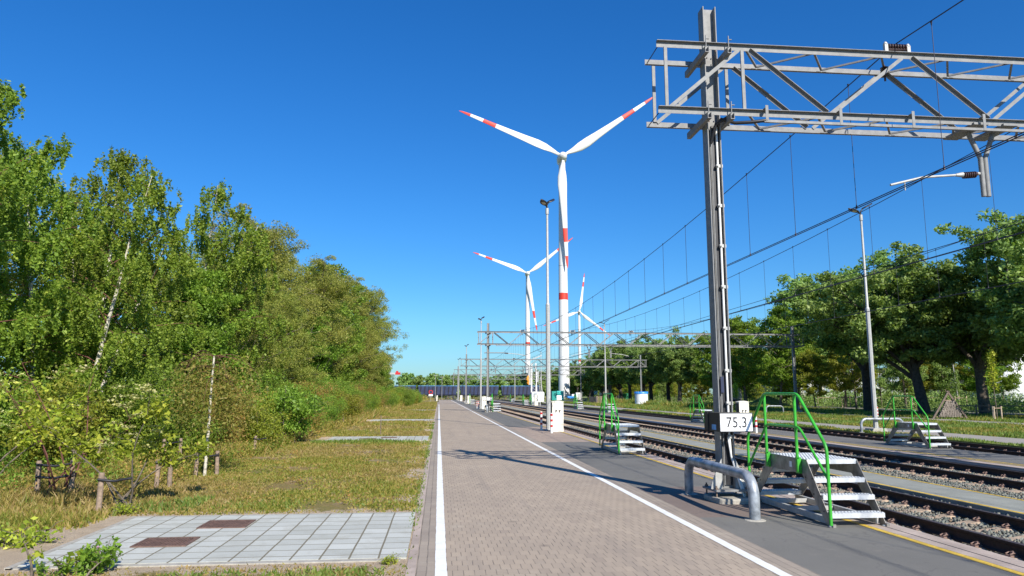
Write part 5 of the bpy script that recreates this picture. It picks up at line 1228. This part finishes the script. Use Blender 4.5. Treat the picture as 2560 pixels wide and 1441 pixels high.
t = thing('aerial_lift', 'small blue lift machine at the foot of the big turbine', 'lift', (41, 225, -.1)); b = MB(); b.box(-1.2, 1.2, -.7, .7, .35, 1.1); b.build('chassis', 'tank_blue', t, bevel=.08)
for x in (-.85, .85): b = MB(); b.tube([(x,-.8,.32),(x,-.55,.32)], .32, 12); b.build('wheel', 'black_rubber', t)
b = MB(); b.bar((-.6, 0, 1.1), (-2.2, 0, 3.6), .25, .25); b.bar((-2.2, 0, 3.6), (-1.0, 0, 4.6), .2, .2); b.build('boom', 'dark_panel', t)
b = MB(); b.box(.2, 1.1, -.4, .4, 1.1, 1.7); b.build('engine_cover', 'white_paint', t)
t = thing('container', 'small white unit beside the blue lift machine', 'container', (43.2, 224, -.1)); b = MB(); b.box(-.9, .9, -.6, .6, 0, 2.1); b.box(-.95, .95, -.65, .65, 2.1, 2.2); b.build('body', 'white_paint', t); b = MB(); b.box(-.35, .35, -.63, -.6, .1, 1.8); b.build('door', 'building_grey', t)
# washing/inspection lift tower with ladder and orange bundle
t = thing('service_tower', 'white and grey service tower with a ladder and a hanging orange bundle', 'tower', (19.3, 148, -.1))
b = MB()
for x in (-.55, .55):
    for y in (-.5, .5): b.bar((x, y, 0), (x*.75, y*.75, 8.0), .16, .16)
b.build('frame', 'white_paint', t)
b = MB(); k = 1.
while k < 8: b.bar((-.5, -.5, k), (.5, -.5, k+.5), .05, .05); b.bar((.5, -.5, k+.5), (-.5, -.5, k+1), .05, .05); k += 1
b.build('bracing', 'building_grey', t)
b = MB(); b.box(-1.2, -.7, -.5, .4, 3.6, 7.2); b.build('mast_box', 'light_steel', t); b = MB(); b.box(.55, .95, -.4, .4, 4.2, 6.4); b.build('control_box', 'building_grey', t)
b = MB()
for x in (1.2, 1.7): b.bar((x+.35, -.5, 0), (x-.45, -.5, 5.3), .07, .07)
for k in range(13): z = .3+k*.38; b.bar((1.55-.8*z/5.3, -.5, z), (2.05-.8*z/5.3, -.5, z), .05, .05)
b.build('ladder', 'light_steel', t)
b = MB(); b.tube([(-1.2, -.6, 5.5), (-1.3, -.6, 5.1), (-1.45, -.6, 4.7), (-1.2, -.6, 4.4), (-1.35, -.6, 4.0), (-1.15, -.6, 3.6)], [.08, .24, .30, .2, .26, .08], 8); b.build('bundle', 'orange', t)
b = MB(); b.bar((-2.0, -.4, 8.1), (1.6, 0, 9.6), .35, .22); b.build('jib', 'building_grey', t)
b = MB(); b.box(-.5, 1.9, -.8, .8, .2, 2.2); b.build('cabin', 'white_paint', t, bevel=.05); b = MB(); b.box(-.2, .5, -.83, -.8, 1.1, 1.9); b.box(.9, 1.6, -.83, -.8, 1.1, 1.9); b.build('window', 'glass_grey', t)
# wooden A-frame insect wall
t = thing('insect_hotel', 'triangular wooden A-frame filled with stacked logs in the grass', 'insect hotel', (37.2, 50.3, -.1), R(-15))
for s in (-1, 1): b = MB(); b.bar((s*1.15, -.05, 0), (-.06*s, -.05, 2.0), .12, .12, (0,1,0)); b.build('beam', 'old_wood', t)
b = MB(); b.bar((-.95, 0, .12), (.95, 0, .12), .08, .08); b.bar((-.32, 0, 1.32), (.32, 0, 1.32), .08, .08); b.build('crossbar', 'stake_wood', t)
b = MB(); rr = random.Random(3); z = .2
while z < 1.25:
    w_ = .98*(1-z/1.85)-.12; x = -w_
    while x < w_: q = rr.uniform(.10, .2); b.tube([(x+q/2, -.12, z+rr.uniform(-.01, .01)), (x+q/2, .12, z)], [q*.5, q*.5], 7); x += q
    z += .13
b.build('log_filling', 'stone_rubble', t)
# low fence on the right
t = thing('fence', 'low dark post and rail fence in the shade under the right trees', 'fence', (0, 0, -.1))
for k, x in enumerate(np.arange(40.5, 62, 1.9)): b = MB(); b.box(x, x+.09, 54.5-.12*(x-40), 54.59-.12*(x-40), 0, .95); b.build('post', 'old_wood', t)
b = MB(); b.bar((40.5, 54.5, .85), (62, 51.9, .85), .05, .07); b.build('rail', 'old_wood', t); b = MB(); b.bar((40.5, 54.5, .45), (62, 51.9, .45), .05, .07); b.build('rail', 'old_wood', t)
t = thing('fence', 'brown field fence in front of the cream warehouse', 'fence', (0, 0, -.1))
for x in np.arange(54, 74, 2.2): b = MB(); b.tube([(x, 100, 0), (x, 100, 1.5)], .05, 6); b.build('post', 'stake_wood', t)
b = MB(); b.box(54, 74, 99.98, 100.02, 1.2, 1.28); b.build('rail', 'stake_wood', t)
# buildings
def bldg(name, label, x0, x1, y0, y1, h, m, roof='building_dark', rib=0, top=None):
    t = thing(name, label, 'building', (x0, y0, -.1)); w, d = x1-x0, y1-y0
    b = MB(); b.prism([(0, 0), (w, 0), (w, h), (0, top if top else h)], 'y', 0, d); b.build('wall', m, t)
    hz = top if top else h
    b = MB(); b.prism([(-.2, hz), (w+.2, h), (w+.2, h+.35), (-.2, hz+.35)], 'y', -.2, d+.2); b.build('roof', roof, t)
    if rib:
        for k in range(rib): b = MB(); x = (k+.5)*w/rib; b.box(x-.45, x+.45, -.06, -.01, h*.45, h*.8); b.build('window', 'glass_grey', t)
    return t
bldg('warehouse', 'long cream warehouse seen left of the lamp post between the trees', 72, 90, 150, 175, 6.6, 'building_cream', 'building_grey', 0, 6.2)
bldg('warehouse', 'grey hall with a ribbed upper storey right of the lamp post', 92.5, 102, 150, 172, 7.2, 'building_cream', 'building_dark', 9, 6.2)
bldg('warehouse', 'dark industrial hall behind the right tree trunks', 103, 122, 152, 180, 7.4, 'building_dark', 'building_dark', 0)
bldg('shed', 'white shed seen between the thin trunks right of the big mast', 66, 72, 128, 140, 4.5, 'building_cream', 'building_grey', 3)
t = thing('storage_tank', 'big round white storage tank at the right picture edge', 'tank', (82.5, 99, -.1)); b = MB(); b.lathe((0,0,0), [(4.6, 0), (4.6, 2.6), (4.62, 2.65), (4.6, 2.7), (4.6, 7.6), (4.4, 7.9), (.3, 8.9)], 40); b.build('shell', 'tank_white', t)
b = MB(); b.tube([(-6.5, -4.9, 4.6), (-5.0, -4.9, 4.3), (-2.2, -4.9, 2.2)], .17, 8); b.build('pipe', 'white_paint', t)
t = thing('storage_tank', 'small grey round tank in front of the cream warehouse', 'tank', (78.2, 131, -.1)); b = MB(); b.lathe((0,0,0), [(1.75, 0), (1.75, 4.2), (.2, 4.45)], 28); b.build('shell', 'building_grey', t)
t = thing('pipe_bridge', 'white steel walkway with railings and stairs above the bushes', 'walkway', (66.5, 110, -.1))
b = MB()
for z in (2.6, 3.75): b.box(0, 6, -.05, .05, z, z+.12); b.box(0, 6, 1.35, 1.45, z, z+.12)
for k in range(6): b.bar((k, 0, 2.7), (k+.5, 0, 3.75), .07, .07); b.bar((k+.5, 0, 3.75), (k+1, 0, 2.7), .07, .07)
b.build('truss', 'white_paint', t)
for x in (.3, 3, 5.7): b = MB(); b.box(x, x+.15, .5, .65, 0, 2.6); b.build('leg', 'white_paint', t)
b = MB(); b.bar((6, 0, 2.65), (8.2, 0, .6), .2, .12); b.bar((6, .9, 2.65), (8.2, .9, .6), .2, .12); b.bar((6, 0, 3.7), (8.2, 0, 1.6), .06, .06)
for k in range(9): b.box(6.1+k*.24, 6.35+k*.24, 0, .9, 2.5-k*.23, 2.54-k*.23)
for k in range(5): b.bar((6+k*.5, 0, 2.6-k*.47), (6+k*.5, 0, 3.7-k*.47), .05, .05)
b.build('stair', 'white_paint', t)
b = MB(); b.box(0, 6, 0, 1.4, 2.56, 2.6); b.build('deck', 'building_grey', t)
# truck between the trunks
t = thing('truck', 'parked truck with a pale patterned tarpaulin behind the near cream cabinet', 'truck', (47, 112, -.1)); b = MB(); b.box(-.9, .9, 0, 5, .9, 2.75); b.build('tarpaulin', 'concrete', t, bevel=.05)
b = MB(); b.box(-.85, .85, -.02, 5, .6, .9); b.build('chassis', 'building_dark', t)
for x in (-.75, .75):
    for y in (.8, 4.2): b = MB(); b.tube([(x-.12, y, .42), (x+.12, y, .42)], .42, 14); b.build('wheel', 'black_rubber', t)
# blue wagons
def wagon(label, x, L_=12.4, y=230, z=0.1):
    t = thing('freight_wagon', label, 'wagon', (x, y, z), 0, 'blue hopper wagons across the road end')
    b = MB(); b.prism([(.5, 1.35), (L_-.5, 1.35), (L_-.1, 3.7), (L_-.1, 4.0), (.1, 4.0), (.1, 3.7)], 'y', 0, 2.9); b.build('body', 'navy', t)
    n_ = 9
    for k in range(n_):
        x0 = .6+k*(L_-1.2)/n_; b = MB(); b.prism([(x0, 1.35), (x0+.22, 1.35), (x0+.62, 3.9), (x0+.2, 3.9)], 'y', -.16, 0); b.build('rib', 'navy_dark', t)
    b = MB(); b.box(.1, L_-.1, -.1, 3.0, 4.0, 4.12); b.build('top_rim', 'kiosk_blue', t)
    b = MB(); b.box(0, L_, .2, 2.7, 1.0, 1.35); b.build('frame', 'navy_dark', t)
    for x0 in (1.4, 3.0, L_-3.0, L_-1.4): b = MB(); b.tube([(x0, .1, .5), (x0, .3, .5)], .46, 14); b.build('wheel', 'building_dark', t)
    return t
wg = wagon('leftmost blue hopper wagon, partly behind the bushes', -19.5)
for k, x in enumerate(np.arange(-6.5, 30, 13.0)): dup(wg, f'{nth(k)} blue hopper wagon to the right of the leftmost one', (x, 230, .1))
# harbour crane beyond the wood
t = thing('harbour_crane', 'far grey container crane with a red boom tip above the left wood end', 'crane', (-36, 420, -.4))
b = MB(); b.box(-4, 13.6, -1, 1, 13.0, 14.0); b.build('boom', 'building_grey', t); b = MB(); b.box(11.2, 14.0, -1.1, 1.1, 12.9, 14.2); b.box(11.6, 12.8, -1.05, 1.05, 14.2, 15.0); b.build('boom_tip', 'bollard_red', t)
b = MB(); b.box(3.0, 9.2, -2, 2, 15.6, 18.4); b.build('machine_house', 'building_grey', t); b = MB(); b.box(.4, 3.0, -2.05, 2.05, 15.6, 18.4); b.build('side_board', 'white_paint', t)
for x in (1.5, 8): b = MB(); b.box(x, x+.6, -.5, .5, 14, 15.6); b.build('strut', 'building_grey', t)
for x in (-3, 5.5): b = MB(); b.box(x, x+1.1, -1, 1, 0, 13); b.build('leg', 'teal', t)
